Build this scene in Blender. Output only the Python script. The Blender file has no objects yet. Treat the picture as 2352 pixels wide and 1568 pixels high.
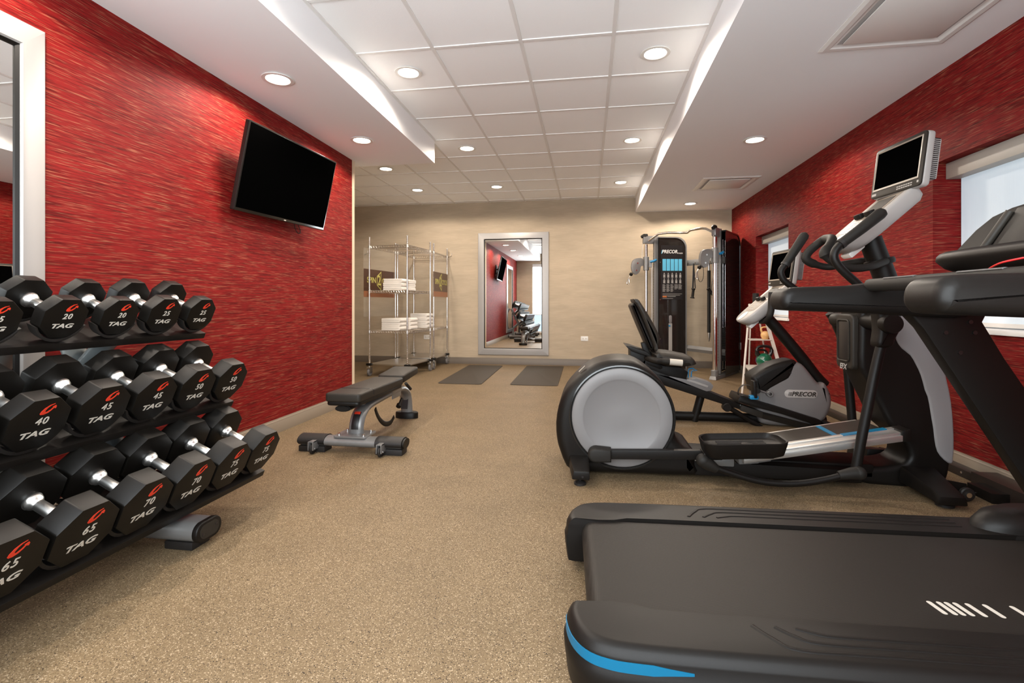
import bpy, bmesh, math, random
from mathutils import Vector, Matrix
C = bpy.context.scene.collection
PI = math.pi
random.seed(4)
# ------------------------------------------------------------------ camera
CAMH, YAW, FPX, CX, HV = 1.019, .1536, 1127.6, 1176.0, 700.0
cam = bpy.data.cameras.new('camera'); cam.sensor_width = 36; cam.lens = FPX/2352*36
cam.shift_y = -(784-HV)/2352; cam.clip_start = .05
co = bpy.data.objects.new('camera', cam); C.objects.link(co)
co.location = (0, 0, CAMH); co.rotation_euler = (PI/2, 0, YAW)
sc = bpy.context.scene; sc.camera = co
# ------------------------------------------------------------------ colour management, world
vs = sc.view_settings; vs.view_transform = 'Standard'; vs.look = 'None'; vs.gamma = 1; vs.exposure = 0.48; vs.use_curve_mapping = False
w = bpy.data.worlds.new('world'); sc.world = w; w.use_nodes = True
w.node_tree.nodes['Background'].inputs[0].default_value = (.75, .87, 1, 1)
w.node_tree.nodes['Background'].inputs[1].default_value = 1.0
LAMP_W = 62.0            # each recessed downlight
LAMP_COL = (1, .88, .75)
SHADE_E = .26            # daylight coming through the roller shades of the side windows
BACK_E = 10.0             # daylight through the tall window behind the camera, raised to brighten the ceiling
sc.cycles.diffuse_bounces = 6; sc.cycles.max_bounces = 12; sc.cycles.transparent_max_bounces = 16
# room
XL, XR, YB, YF, ZS, ZC = -2.45, 2.27, -.35, 8.288, 2.54, 2.783
YWE = 4.84               # end of the left wall
XSL, XSR, YSE = -1.627, .771, 5.08   # inner edges of the lowered ceilings
# ------------------------------------------------------------------ pixel -> room helpers (measured points)
_s, _c = math.sin(YAW), math.cos(YAW)
def ray(u, v):
    a = (u-CX)/FPX
    return Vector((-_s+a*_c, _c+a*_s, (HV-v)/FPX))
def atY(u, v, y): d = ray(u, v); t = y/d.y; return Vector((d.x*t, y, CAMH+d.z*t))
def atX(u, v, x): d = ray(u, v); t = x/d.x; return Vector((x, d.y*t, CAMH+d.z*t))
def atZ(u, v, z): d = ray(u, v); t = (z-CAMH)/d.z; return Vector((d.x*t, d.y*t, z))
def XZ(pts, y): return [(p.x, p.z) for p in (atY(u, v, y) for u, v in pts)]
# ------------------------------------------------------------------ objects
ORG = {}
def setp(o, label=None, cat=None, group=None, kind=None):
    if label: o['label'] = label
    if cat: o['category'] = cat
    if group: o['group'] = group
    if kind: o['kind'] = kind
    return o
def thing(name, label, cat, loc=(0, 0, 0), group=None):
    o = bpy.data.objects.new(name, None); C.objects.link(o); o.location = loc
    o.empty_display_size = .05; ORG[o] = Vector(loc)
    return setp(o, label, cat, group)
def copy_tree(o, parent=None):
    c = o.copy(); C.objects.link(c)
    if parent: c.parent = parent
    for ch in list(o.children): copy_tree(ch, c)
    return c
class MB:
    def __init__(s): s.v = []; s.f = []
    def add(s, vs, fs):
        b = len(s.v); s.v += [Vector(x) for x in vs]; s.f += [tuple(i+b for i in f) for f in fs]; return s
    def box(s, x0, x1, y0, y1, z0, z1, R=None, piv=None):
        vs = [Vector((x, y, z)) for x in (x0, x1) for y in (y0, y1) for z in (z0, z1)]
        if R is not None:
            p = Vector(piv) if piv else Vector(((x0+x1)/2, (y0+y1)/2, (z0+z1)/2))
            vs = [R@(q-p)+p for q in vs]
        return s.add(vs, [(0,1,3,2),(4,6,7,5),(0,4,5,1),(2,3,7,6),(0,2,6,4),(1,5,7,3)])
    def loft(s, rings, cap=True, closed=False):
        n = len(rings[0]); vs = [p for r in rings for p in r]; fs = []
        m = len(rings)
        for i in range(m if closed else m-1):
            j = (i+1) % m
            for k in range(n): fs.append((i*n+k, i*n+(k+1) % n, j*n+(k+1) % n, j*n+k))
        if cap and not closed: fs += [tuple(range(n))[::-1], tuple(range((m-1)*n, m*n))]
        return s.add(vs, fs)
    def prism(s, pts, ax, a, b):
        g = {'y': lambda p, t: (p[0], t, p[1]), 'x': lambda p, t: (t, p[0], p[1]), 'z': lambda p, t: (p[0], p[1], t)}[ax]
        return s.loft([[g(p, a) for p in pts], [g(p, b) for p in pts]])
    def pillow(s, pts, ax, a, b, r=.02, steps=3):
        # prism whose edges are rounded by shrinking the outline towards both caps
        cx = sum(p[0] for p in pts)/len(pts); cy = sum(p[1] for p in pts)/len(pts)
        n = len(pts); nor = []
        area = sum(pts[i][0]*pts[(i+1)%n][1]-pts[(i+1)%n][0]*pts[i][1] for i in range(n))
        sg = 1 if area > 0 else -1
        for i in range(n):
            p, q = pts[i-1], pts[(i+1) % n]; dx, dy = q[0]-p[0], q[1]-p[1]; l = math.hypot(dx, dy) or 1
            nor.append((-dy/l*sg, dx/l*sg))
        g = {'y': lambda p, t: (p[0], t, p[1]), 'x': lambda p, t: (t, p[0], p[1]), 'z': lambda p, t: (p[0], p[1], t)}[ax]
        rings = []
        for k in range(steps+1):
            th = PI/2*k/steps; off = r*(1-math.sin(th)); t = a+r*(1-math.cos(th))*(1 if b > a else -1)
            rings.append([g((p[0]+m[0]*off, p[1]+m[1]*off), t) for p, m in zip(pts, nor)])
        for k in range(steps+1):
            th = PI/2*(1-k/steps); off = r*(1-math.sin(th)); t = b-r*(1-math.cos(th))*(1 if b > a else -1)
            rings.append([g((p[0]+m[0]*off, p[1]+m[1]*off), t) for p, m in zip(pts, nor)])
        return s.loft(rings)
    def tube(s, path, r, n=12, ref=None, cap=True, closed=False, rb=None):
        P = [Vector(p) for p in path]; m = len(P); rings = []
        ra = r if isinstance(r, (list, tuple)) else [r]*m
        rbb = ra if rb is None else (rb if isinstance(rb, (list, tuple)) else [rb]*m)
        up = Vector(ref) if ref else None; prev = None
        for i in range(m):
            if closed: t = P[(i+1) % m]-P[i-1]
            else: t = P[min(i+1, m-1)]-P[max(i-1, 0)]
            t.normalize()
            if up is None: up = Vector((0, 0, 1)) if abs(t.z) < .9 else Vector((1, 0, 0))
            base = up if (ref or prev is None) else prev
            a = base-t*base.dot(t)
            if a.length < 1e-5: a = t.orthogonal()
            a.normalize(); b = t.cross(a); prev = a
            rings.append([P[i]+a*(ra[i]*math.cos(2*PI*k/n))+b*(rbb[i]*math.sin(2*PI*k/n)) for k in range(n)])
        return s.loft(rings, cap, closed)
    def lathe(s, prof, o=(0, 0, 0), d=(0, 0, 1), n=24):
        d = Vector(d).normalized(); a = d.orthogonal().normalized(); b = d.cross(a); o = Vector(o)
        rings = [[o+d*h+(a*math.cos(2*PI*k/n)+b*math.sin(2*PI*k/n))*max(r, 1e-4) for k in range(n)] for r, h in prof]
        return s.loft(rings)
    def cyl(s, p, q, r, n=16, ch=0):
        p, q = Vector(p), Vector(q); L = (q-p).length
        pr = [(r, 0), (r, L)] if not ch else [(r-ch, 0), (r, ch), (r, L-ch), (r-ch, L)]
        return s.lathe(pr, p, q-p, n)
    def ball(s, c, r, n=16, sc_=(1, 1, 1)):
        c = Vector(c); rings = []
        for i in range(1, 9):
            th = PI*i/9
            rings.append([c+Vector((r*sc_[0]*math.sin(th)*math.cos(2*PI*k/n), r*sc_[1]*math.sin(th)*math.sin(2*PI*k/n), r*sc_[2]*math.cos(th))) for k in range(n)])
        return s.loft(rings)
    def build(s, name, mat, parent=None, bev=0, ang=38, seg=2, M=None):
        me = bpy.data.meshes.new(name); off = ORG.get(parent, Vector())
        vs = [(M@v if M else v)-off for v in s.v]
        me.from_pydata(vs, [], s.f); bm = bmesh.new(); bm.from_mesh(me)
        bmesh.ops.recalc_face_normals(bm, faces=bm.faces)
        if bev:
            es = [e for e in bm.edges if len(e.link_faces) == 2 and e.calc_face_angle(0) > math.radians(30)]
            bmesh.ops.bevel(bm, geom=es, offset=bev, segments=seg, affect='EDGES', profile=.6, clamp_overlap=True)
        bm.to_mesh(me); bm.free()
        for p in me.polygons: p.use_smooth = True
        me.set_sharp_from_angle(angle=math.radians(ang))
        me.materials.append(mat)
        o = bpy.data.objects.new(name, me); C.objects.link(o)
        if parent: o.parent = parent; ORG[o] = off
        return o
def smooth(pts, k=5, closed=False):
    P = [Vector(p) for p in pts]; n = len(P); out = []
    for i in range(n if closed else n-1):
        if closed: a, b, c, d = P[i-1], P[i], P[(i+1) % n], P[(i+2) % n]
        else: a, b, c, d = P[max(i-1, 0)], P[i], P[i+1], P[min(i+2, n-1)]
        for j in range(k):
            t = j/k
            out.append(.5*((2*b)+(c-a)*t+(2*a-5*b+4*c-d)*t*t+(3*b-a-3*c+d)*t**3))
    if not closed: out.append(P[-1])
    return out
def smooth2(pts, k=4, closed=True):
    return [(p[0], p[1]) for p in smooth([Vector((a, b, 0)) for a, b in pts], k, closed)]
def roundrect(x0, x1, y0, y1, r, n=5):
    out = []
    for cx, cy, a0 in ((x1-r, y1-r, 0), (x0+r, y1-r, PI/2), (x0+r, y0+r, PI), (x1-r, y0+r, 1.5*PI)):
        for k in range(n+1): a = a0+PI/2*k/n; out.append((cx+r*math.cos(a), cy+r*math.sin(a)))
    return out
def obj(name, mb, mat, parent=None, **k): return mb.build(name, mat, parent, **k)
def text(name, s, size, mat, parent, M, ext=.0008, shear=0, bold=0, sx=1, align='CENTER', spacing=1):
    cu = bpy.data.curves.new(name, 'FONT'); cu.body = s; cu.size = size; cu.extrude = ext; cu.shear = shear; cu.offset = bold
    cu.align_x = align; cu.align_y = 'CENTER'; cu.resolution_u = 3; cu.space_character = spacing
    t = bpy.data.objects.new(name, cu); C.objects.link(t)
    bpy.context.view_layer.update()
    me = bpy.data.meshes.new_from_object(t.evaluated_get(bpy.context.evaluated_depsgraph_get()))
    bpy.data.objects.remove(t)
    off = ORG.get(parent, Vector())
    S = Matrix.Diagonal((sx, 1, 1, 1))
    me.transform(Matrix.Translation(-off)@M@S)
    me.materials.clear(); me.materials.append(mat); me.name = name
    o = bpy.data.objects.new(name, me); C.objects.link(o)
    if parent: o.parent = parent; ORG[o] = off
    return o
def frame(o, right, up):
    r = Vector(right).normalized(); u = Vector(up).normalized(); n = r.cross(u)
    m = Matrix((r, u, n)).transposed().to_4x4(); m.translation = Vector(o); return m
# ------------------------------------------------------------------ materials
def mat(name, col, rough=.5, metal=0, spec=.5, bump=None, coat=0, emit=None, es=0, alpha=None, sheen=0):
    m = bpy.data.materials.new(name); m.use_nodes = True; nt = m.node_tree; b = nt.nodes['Principled BSDF']
    b.inputs['Base Color'].default_value = (*col, 1); b.inputs['Roughness'].default_value = rough
    b.inputs['Metallic'].default_value = metal; b.inputs['Specular IOR Level'].default_value = spec
    b.inputs['Coat Weight'].default_value = coat
    b.inputs['Sheen Weight'].default_value = sheen
    if emit: b.inputs['Emission Color'].default_value = (*emit, 1); b.inputs['Emission Strength'].default_value = es
    if bump:
        sc_, st, di = bump
        tc = nt.nodes.new('ShaderNodeTexCoord'); n = nt.nodes.new('ShaderNodeTexNoise'); n.inputs['Scale'].default_value = sc_; n.inputs['Detail'].default_value = 3
        bp = nt.nodes.new('ShaderNodeBump'); bp.inputs['Strength'].default_value = st; bp.inputs['Distance'].default_value = di
        nt.links.new(tc.outputs['Object'], n.inputs['Vector']); nt.links.new(n.outputs['Fac'], bp.inputs['Height']); nt.links.new(bp.outputs[0], b.inputs['Normal'])
    return m
def nodes(m): return m.node_tree, m.node_tree.nodes, m.node_tree.links, m.node_tree.nodes['Principled BSDF']
def ramp(nt, stops):
    r = nt.nodes.new('ShaderNodeValToRGB'); e = r.color_ramp.elements
    e[0].position = stops[0][0]; e[0].color = (*stops[0][1], 1); e[1].position = stops[-1][0]; e[1].color = (*stops[-1][1], 1)
    for p, c_ in stops[1:-1]: x = e.new(p); x.color = (*c_, 1)
    return r
def wallpaper(name, base, dark, streak, amt=1.0, rough=.7, spec=.2, zs=170):
    m = mat(name, base, rough, spec=spec); nt, N, L, b = nodes(m)
    tc = N.new('ShaderNodeTexCoord')
    def noise(sc_, scale, detail=2, rough=.5):
        mp = N.new('ShaderNodeMapping'); mp.inputs['Scale'].default_value = sc_
        n = N.new('ShaderNodeTexNoise'); n.inputs['Scale'].default_value = scale; n.inputs['Detail'].default_value = detail; n.inputs['Roughness'].default_value = rough
        L.new(tc.outputs['Object'], mp.inputs[0]); L.new(mp.outputs[0], n.inputs[0]); return n.outputs['Fac']
    a = noise((8, 8, zs*1.5), 1.0, 2, .6); c_ = noise((6, 6, zs*.9), 1.0, 3, .65); d = noise((2, 2, 8), 1, 2)
    r1 = ramp(nt, [(.36, dark), (.5, base), (.6, tuple(x*1.12 for x in base))]); L.new(c_, r1.inputs[0])
    r2 = ramp(nt, [(.56, (0, 0, 0)), (.70, (amt, amt, amt))]); L.new(a, r2.inputs[0])
    mx = N.new('ShaderNodeMix'); mx.data_type = 'RGBA'; L.new(r2.outputs[0], mx.inputs[0]); L.new(r1.outputs[0], mx.inputs[6]); mx.inputs[7].default_value = (*streak, 1)
    mx2 = N.new('ShaderNodeMix'); mx2.data_type = 'RGBA'; mx2.blend_type = 'MULTIPLY'; mx2.inputs[0].default_value = .35
    r3 = ramp(nt, [(.35, (.8, .8, .8)), (.65, (1.15, 1.1, 1.1))]); L.new(d, r3.inputs[0])
    L.new(mx.outputs[2], mx2.inputs[6]); L.new(r3.outputs[0], mx2.inputs[7]); L.new(mx2.outputs[2], b.inputs['Base Color'])
    bp = N.new('ShaderNodeBump'); bp.inputs['Strength'].default_value = .25; bp.inputs['Distance'].default_value = .002
    L.new(a, bp.inputs['Height']); L.new(bp.outputs[0], b.inputs['Normal'])
    return m
M_red = wallpaper('red_wallpaper', (.170, .0065, .0060), (.078, .0026, .0024), (.30, .11, .06), .8, .66, .14)
M_beige = wallpaper('beige_wallpaper', (.405, .330, .240), (.394, .321, .233), (.417, .341, .249), .2, zs=420)
M_white = mat('white_paint', (.80, .77, .74), .75, spec=.2)
M_soff = mat('soffit_paint', (.84, .84, .85), .8, spec=.2)
M_tile = mat('ceiling_tile', (.91, .91, .91), .9, spec=.1, bump=(160, .25, .002))
M_grid = mat('ceiling_grid', (.74, .72, .70), .6, spec=.2)
M_base = mat('baseboard_taupe', (.22, .175, .13), .45)
M_based = mat('baseboard_brown', (.115, .090, .068), .45)
M_trim = mat('corner_trim', (.62, .50, .36), .6)
M_black = mat('black_plastic', (.007, .0055, .0045), .45, spec=.21, bump=(420, .12, .001))
M_blackg = mat('black_gloss', (.012, .011, .010), .16, spec=.5)
M_rub = mat('black_rubber', (.012, .010, .009), .55, spec=.4, bump=(500, .15, .001))
M_foam = mat('foam_grip', (.013, .011, .009), .6, spec=.25, bump=(900, .2, .0006))
M_vinyl = mat('bench_vinyl', (.022, .018, .014), .5, spec=.25, bump=(600, .15, .0006))
M_ure = mat('urethane', (.003, .0023, .0016), .44, spec=.26, bump=(900, .3, .0006))
M_chrome = mat('chrome', (.80, .78, .76), .14, metal=1)
M_knurl = mat('satin_chrome', (.86, .84, .81), .30, metal=1, bump=(1500, .3, .0003))
M_steel = mat('brushed_steel', (.60, .58, .55), .33, metal=1)
M_alu = mat('aluminium_rail', (.58, .56, .53), .38, metal=.85)
M_grey = mat('light_grey_plastic', (.165, .155, .152), .42, spec=.4)
M_greyc = mat('console_grey', (.37, .345, .325), .4, spec=.45)
M_silver = mat('silver_paint', (.20, .195, .19), .36, metal=.35, spec=.5)
M_rackp = mat('rack_blue_grey', (.20, .23, .24), .38, metal=.25)
M_frame = mat('mirror_frame_silver', (.36, .345, .335), .42, metal=.25, spec=.4)
M_mirror = mat('mirror_glass', (.93, .93, .91), .01, metal=1)
M_blue = mat('blue_accent', (.0, .115, .225), .4)
M_blued = mat('blue_plastic', (.005, .18, .38), .35)
M_red2 = mat('red_logo', (.62, .035, .012), .5)
M_letter = mat('white_letter', (.50, .46, .40), .5)
M_white2 = mat('white_plastic', (.70, .68, .65), .35)
M_grey2 = mat('pale_grey_plastic', (.27, .26, .26), .42, spec=.4)
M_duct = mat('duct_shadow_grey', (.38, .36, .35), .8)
M_fascia = mat('fascia_beige', (.42, .38, .33), .45)
M_wsteel = mat('white_steel', (.60, .56, .50), .4)
M_towel = mat('towel_cotton', (.74, .69, .63), .95, spec=.1, bump=(350, .6, .003), sheen=.3)
M_screen = mat('screen_black', (.0008, .0008, .0008), .6, spec=.0)
M_mat = mat('exercise_mat', (.055, .045, .036), .7, spec=.2, bump=(90, .3, .002))
M_lens = mat('downlight_lens', (1, .95, .88), .4, emit=(1, .90, .76), es=14)
M_brown = mat('sign_brown', (.065, .030, .018), .3)
M_wood = mat('sign_wood', (.26, .10, .045), .35)
M_gold = mat('sign_gold', (.42, .38, .10), .5)
M_green = mat('kettlebell_green', (.004, .10, .05), .18, coat=.5)
M_purple = mat('kettlebell_purple', (.14, .03, .20), .25)
M_yellow = mat('kettlebell_yellow', (.68, .40, .16), .35)
M_olabel = mat('label_black', (.012, .010, .010), .35)
M_graph = mat('label_grey_print', (.30, .28, .26), .5)
M_orange = mat('label_orange', (.55, .16, .04), .5)
M_blab = mat('label_blue', (.10, .42, .62), .5)
M_membrane = mat('console_membrane', (.24, .20, .16), .4)
M_plum = mat('dark_brown_metal', (.022, .015, .012), .4)
M_redcord = mat('red_cord', (.6, .01, .01), .4)
def clear_mat(name, col, a, rough=.05):
    m = mat(name, col, rough); nt, N, L, b = nodes(m); b.inputs['Alpha'].default_value = a; return m
M_acryl = clear_mat('clear_acrylic', (.70, .66, .58), .06)
M_smoke = clear_mat('smoked_acrylic', (.02, .016, .014), .82, .06)
M_glass = mat('window_glass', (.9, .95, 1), .02); M_glass.node_tree.nodes['Principled BSDF'].inputs['Transmission Weight'].default_value = 1
# shade cloth lit by the daylight behind it
def shade_mat(e, tint=(1, 1, 1)):
    m = mat('shade_cloth', (.55, .58, .60), .9); nt, N, L, b = nodes(m)
    tc = N.new('ShaderNodeTexCoord'); mp = N.new('ShaderNodeMapping'); mp.inputs['Scale'].default_value = (300, 300, 8)
    n = N.new('ShaderNodeTexNoise'); n.inputs['Scale'].default_value = 1; L.new(tc.outputs['Object'], mp.inputs[0]); L.new(mp.outputs[0], n.inputs[0])
    r = ramp(nt, [(.3, tuple(a*b for a, b in zip((.58, .74, .88), tint))), (.7, tuple(a*b for a, b in zip((.66, .82, .94), tint)))]); L.new(n.outputs['Fac'], r.inputs[0])
    L.new(r.outputs[0], b.inputs['Emission Color']); b.inputs['Emission Strength'].default_value = e
    return m
M_shade = shade_mat(SHADE_E); M_shadeb = shade_mat(BACK_E, (1.18, 1.02, .92))
def floor_mat():
    m = mat('speckled_rubber_floor', (.4, .3, .2), .6, spec=.2); nt, N, L, b = nodes(m)
    tc = N.new('ShaderNodeTexCoord')
    v = N.new('ShaderNodeTexVoronoi'); v.inputs['Scale'].default_value = 360; L.new(tc.outputs['Object'], v.inputs['Vector'])
    r = ramp(nt, [(0, (.03, .02, .012)), (.05, (.11, .072, .036)), (.12, (.150, .103, .056)), (.60, (.178, .125, .069)), (.86, (.20, .142, .082)), (.91, (.34, .26, .17)), (1, (.66, .55, .42))]); r.color_ramp.interpolation = 'CONSTANT'
    sp = N.new('ShaderNodeSeparateColor'); L.new(v.outputs['Color'], sp.inputs[0]); L.new(sp.outputs[0], r.inputs[0])
    n = N.new('ShaderNodeTexNoise'); n.inputs['Scale'].default_value = 3; n.inputs['Detail'].default_value = 3; L.new(tc.outputs['Object'], n.inputs['Vector'])
    r2 = ramp(nt, [(.3, (.9, .9, .9)), (.7, (1.06, 1.06, 1.06))]); L.new(n.outputs['Fac'], r2.inputs[0])
    mx = N.new('ShaderNodeMix'); mx.data_type = 'RGBA'; mx.blend_type = 'MULTIPLY'; mx.inputs[0].default_value = 1
    L.new(r.outputs[0], mx.inputs[6]); L.new(r2.outputs[0], mx.inputs[7]); L.new(mx.outputs[2], b.inputs['Base Color'])
    bp = N.new('ShaderNodeBump'); bp.inputs['Strength'].default_value = .3; bp.inputs['Distance'].default_value = .001
    L.new(v.outputs['Distance'], bp.inputs['Height']); L.new(bp.outputs[0], b.inputs['Normal'])
    return m
M_floor = floor_mat()
def belt_mat():
    m = mat('treadmill_belt', (.030, .026, .023), .5, spec=.17); nt, N, L, b = nodes(m)
    tc = N.new('ShaderNodeTexCoord'); mp = N.new('ShaderNodeMapping'); mp.inputs['Rotation'].default_value = (0, 0, .78); mp.inputs['Scale'].default_value = (330, 330, 330)
    ch = N.new('ShaderNodeTexChecker'); ch.inputs['Scale'].default_value = 1; L.new(tc.outputs['Object'], mp.inputs[0]); L.new(mp.outputs[0], ch.inputs[0])
    ch.inputs[1].default_value = (.022, .018, .015, 1); ch.inputs[2].default_value = (.009, .0075, .006, 1); L.new(ch.outputs[0], b.inputs['Base Color'])
    bp = N.new('ShaderNodeBump'); bp.inputs['Strength'].default_value = .3; bp.inputs['Distance'].default_value = .0006
    L.new(ch.outputs['Fac'], bp.inputs['Height']); L.new(bp.outputs[0], b.inputs['Normal']); return m
M_belt = belt_mat()
# ================================================================== ROOM
def struct(name, mb, m, **k): return setp(obj(name, mb, m, **k), kind='structure')
struct('floor', MB().box(-4.7, 2.5, YB-.2, 8.5, -.1, 0), M_floor)
struct('ceiling', MB().box(-4.7, 2.5, YB-.2, 8.5, ZC, ZC+.1), M_tile)
g = MB()
gx = [-1.0535+.6096*k for k in range(-5, 3)]; gy = [3.245+.6096*k for k in range(-6, 9)]
for x in gx:
    y0 = YSE if x < XSL else YB
    g.box(x-.012, x+.012, y0, YF, ZC-.007, ZC+.01)
for y in gy: g.box(-4.6 if y > YSE else XSL, XSR, y-.012, y+.012, ZC-.0065, ZC+.01)
g.box(XSR-.022, XSR, YB, YF, ZC-.009, ZC); g.box(XSL, XSL+.022, YB, YSE, ZC-.009, ZC)
struct('trim_1', g, M_grid)
struct('trim_2', MB().box(XL-.3, XSL, YB, YSE, ZS, ZC+.05), M_soff)      # lowered ceiling on the left
struct('trim_3', MB().box(XSR, XR+.1, YB, YF, ZS, ZC+.05), M_soff)       # lowered ceiling on the right
struct('trim_8', MB().box(-4.6, XL-.3, YWE, YSE, ZS, ZC+.05), M_soff)
struct('wall_left', MB().box(XL-.12, XL, YB-.1, YWE, 0, ZS+.02), M_red)
struct('trim_4', MB().box(XL-.14, XL+.003, YWE, YWE+.05, 0, ZS), M_trim)
struct('wall_far', MB().box(-4.7, 2.5, YF, YF+.12, 0, ZC+.05), M_beige)
struct('wall_alcove', MB().box(-4.6, -4.5, YWE-.1, YF, 0, ZC+.05), M_beige)
struct('wall_alcove_front', MB().box(-4.6, XL-.12, YWE-.1, YWE, 0, ZC+.05), M_beige)
def wall_with(axis, const0, const1, a0, a1, holes, m, name, top=ZC+.05):
    mb = MB(); cur = a0
    for (h0, h1, z0, z1) in sorted(holes):
        for (p, q, zz0, zz1) in ((cur, h0, 0, top), (h0, h1, 0, z0), (h0, h1, z1, top)):
            if q > p and zz1 > zz0:
                mb.box(const0, const1, p, q, zz0, zz1) if axis == 'x' else mb.box(p, q, const0, const1, zz0, zz1)
        cur = h1
    mb.box(const0, const1, cur, a1, 0, top) if axis == 'x' else mb.box(cur, a1, const0, const1, 0, top)
    return struct(name, mb, m)
W1 = (2.50, 3.66, .875, 1.955); W2 = (6.045, 7.15, .86, 1.95)
wall_with('x', XR, XR+.24, YB-.1, YF, [W1, W2], M_red, 'wall_right')
BX0, BX1 = -1.90, 1.30  # opening widened out of view past its mirrored left part, to light the ceiling
wall_with('y', YB-.22, YB, -2.6, 2.5, [(BX0, BX1, .05, 2.43)], M_beige, 'wall_back')
# windows with frame and glass
def window(name, mb_f, mb_g):
    f = struct(name, mb_f, M_white); gl = obj('window_pane', mb_g, M_glass, f); gl['kind'] = 'structure'
for i, (y0, y1, z0, z1) in enumerate((W1, W2)):
    X = XR+.19; f = MB()
    for a in ((y0, y1, z0, z0+.05), (y0, y1, z1-.05, z1), (y0, y0+.05, z0+.05, z1-.05), (y1-.05, y1, z0+.05, z1-.05)): f.box(X, X+.05, a[0], a[1], a[2], a[3])
    window('window_%d' % (i+1), f, MB().box(X+.02, X+.026, y0+.05, y1-.05, z0+.05, z1-.05))
    struct('trim_%d' % (5+i), MB().box(XR-.02, X, y0-.02, y1+.02, z0-.025, z0+.001), M_white, bev=.003)   # sill
f = MB()
for a in ((BX0, BX1, .05, .10), (BX0, BX1, 2.38, 2.43), (BX0, BX0+.05, .1, 2.38), (BX1-.05, BX1, .1, 2.38)): f.box(a[0], a[1], YB-.16, YB-.11, a[2], a[3])
window('window_3', f, MB().box(BX0+.05, BX1-.05, YB-.14, YB-.134, .1, 2.38))
def shade(label, X, y0, y1, z0, z1, far):
    t = thing('roller_shade', label, 'roller shade', (X, (y0+y1)/2, z0), 'roller shades in the red wall')
    obj('fascia', MB().box(X-.075, X+.02, y0+.003, y1-.003, z1-.105, z1-.002), M_fascia, t, bev=.002)
    obj('shade_fabric', MB().box(X+.004, X+.007, y0+.02, y1-.02, z0+.03, z1-.09), M_shade, t)
    obj('hem_bar', MB().box(X-.004, X+.014, y0+.02, y1-.02, z0+.008, z0+.034), M_white2, t, bev=.003)
    return t
shade('roller shade with pale fascia in the large near window behind the treadmill console', XR+.15, W1[0], W1[1], W1[2], W1[3], 0)
shade('roller shade with pale fascia in the small far window behind the bike screen', XR+.15, W2[0], W2[1], W2[2], W2[3], 1)
t = thing('roller_shade', 'tall roller shade in the full height window, left edge reflected in the far mirror, rest unseen and widened to light the room', 'roller shade', (BX0, YB-.08, .7))
obj('fascia', MB().box(BX0+.003, BX1-.003, YB-.09, YB-.005, 2.33, 2.425), M_white2, t, bev=.002)
obj('shade_fabric', MB().box(BX0+.03, BX1-.03, YB-.066, YB-.063, .69, 2.34), M_shadeb, t)
obj('hem_bar', MB().box(BX0+.03, BX1-.03, YB-.072, YB-.057, .67, .695), M_white2, t, bev=.003)
# baseboards with a stepped top
def baseboard(name, m, axis, c0, sgn, a0, a1):
    mb = MB()
    pr = [(0, 0), (.014, 0), (.014, .082), (.010, .088), (.010, .097), (.005, .103), (.004, .112), (0, .112)]
    pts = [(c0+sgn*a, z) for a, z in pr]
    if axis == 'x': mb.loft([[(x, a0, z) for x, z in pts], [(x, a1, z) for x, z in pts]])
    else: mb.loft([[(a0, y, z) for y, z in pts], [(a1, y, z) for y, z in pts]])
    return struct(name, mb, m)
baseboard('baseboard_left', M_base, 'x', XL, 1, YB, YWE)
baseboard('baseboard_right', M_base, 'x', XR, -1, YB, YF)
baseboard('baseboard_far', M_based, 'y', YF, -1, -4.5, XR)
# ------------------------------------------------------------------ downlights
def downlight(x, y, z, label, grp, first=[None]):
    if first[0] is None:
        t = thing('downlight', label, 'ceiling light', (0, 0, 0), grp)
        obj('trim_ring', MB().lathe([(.073, .0), (.098, -.002), (.102, -.006), (.100, -.009), (.078, -.010), (.072, -.004), (.072, 0)], n=32), M_white2, t)
        obj('lamp_lens', MB().lathe([(.0, -.003), (.073, -.003), (.073, -.0045), (.0, -.0055)], n=32), M_lens, t)
        l = bpy.data.lights.new('lamp_beam', 'SPOT'); l.energy = LAMP_W; l.color = LAMP_COL; l.spot_size = math.radians(164); l.spot_blend = .25; l.shadow_soft_size = .055
        lo = bpy.data.objects.new('lamp_beam', l); C.objects.link(lo); lo.parent = t; lo.location = (0, 0, -.012)
        first[0] = t
    else: t = copy_tree(first[0])
    t.location = (x, y, z); setp(t, label, 'ceiling light', grp); return t
LT = 'recessed downlights in the tiled ceiling'; LS = 'recessed downlights in the lowered ceilings'
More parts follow.
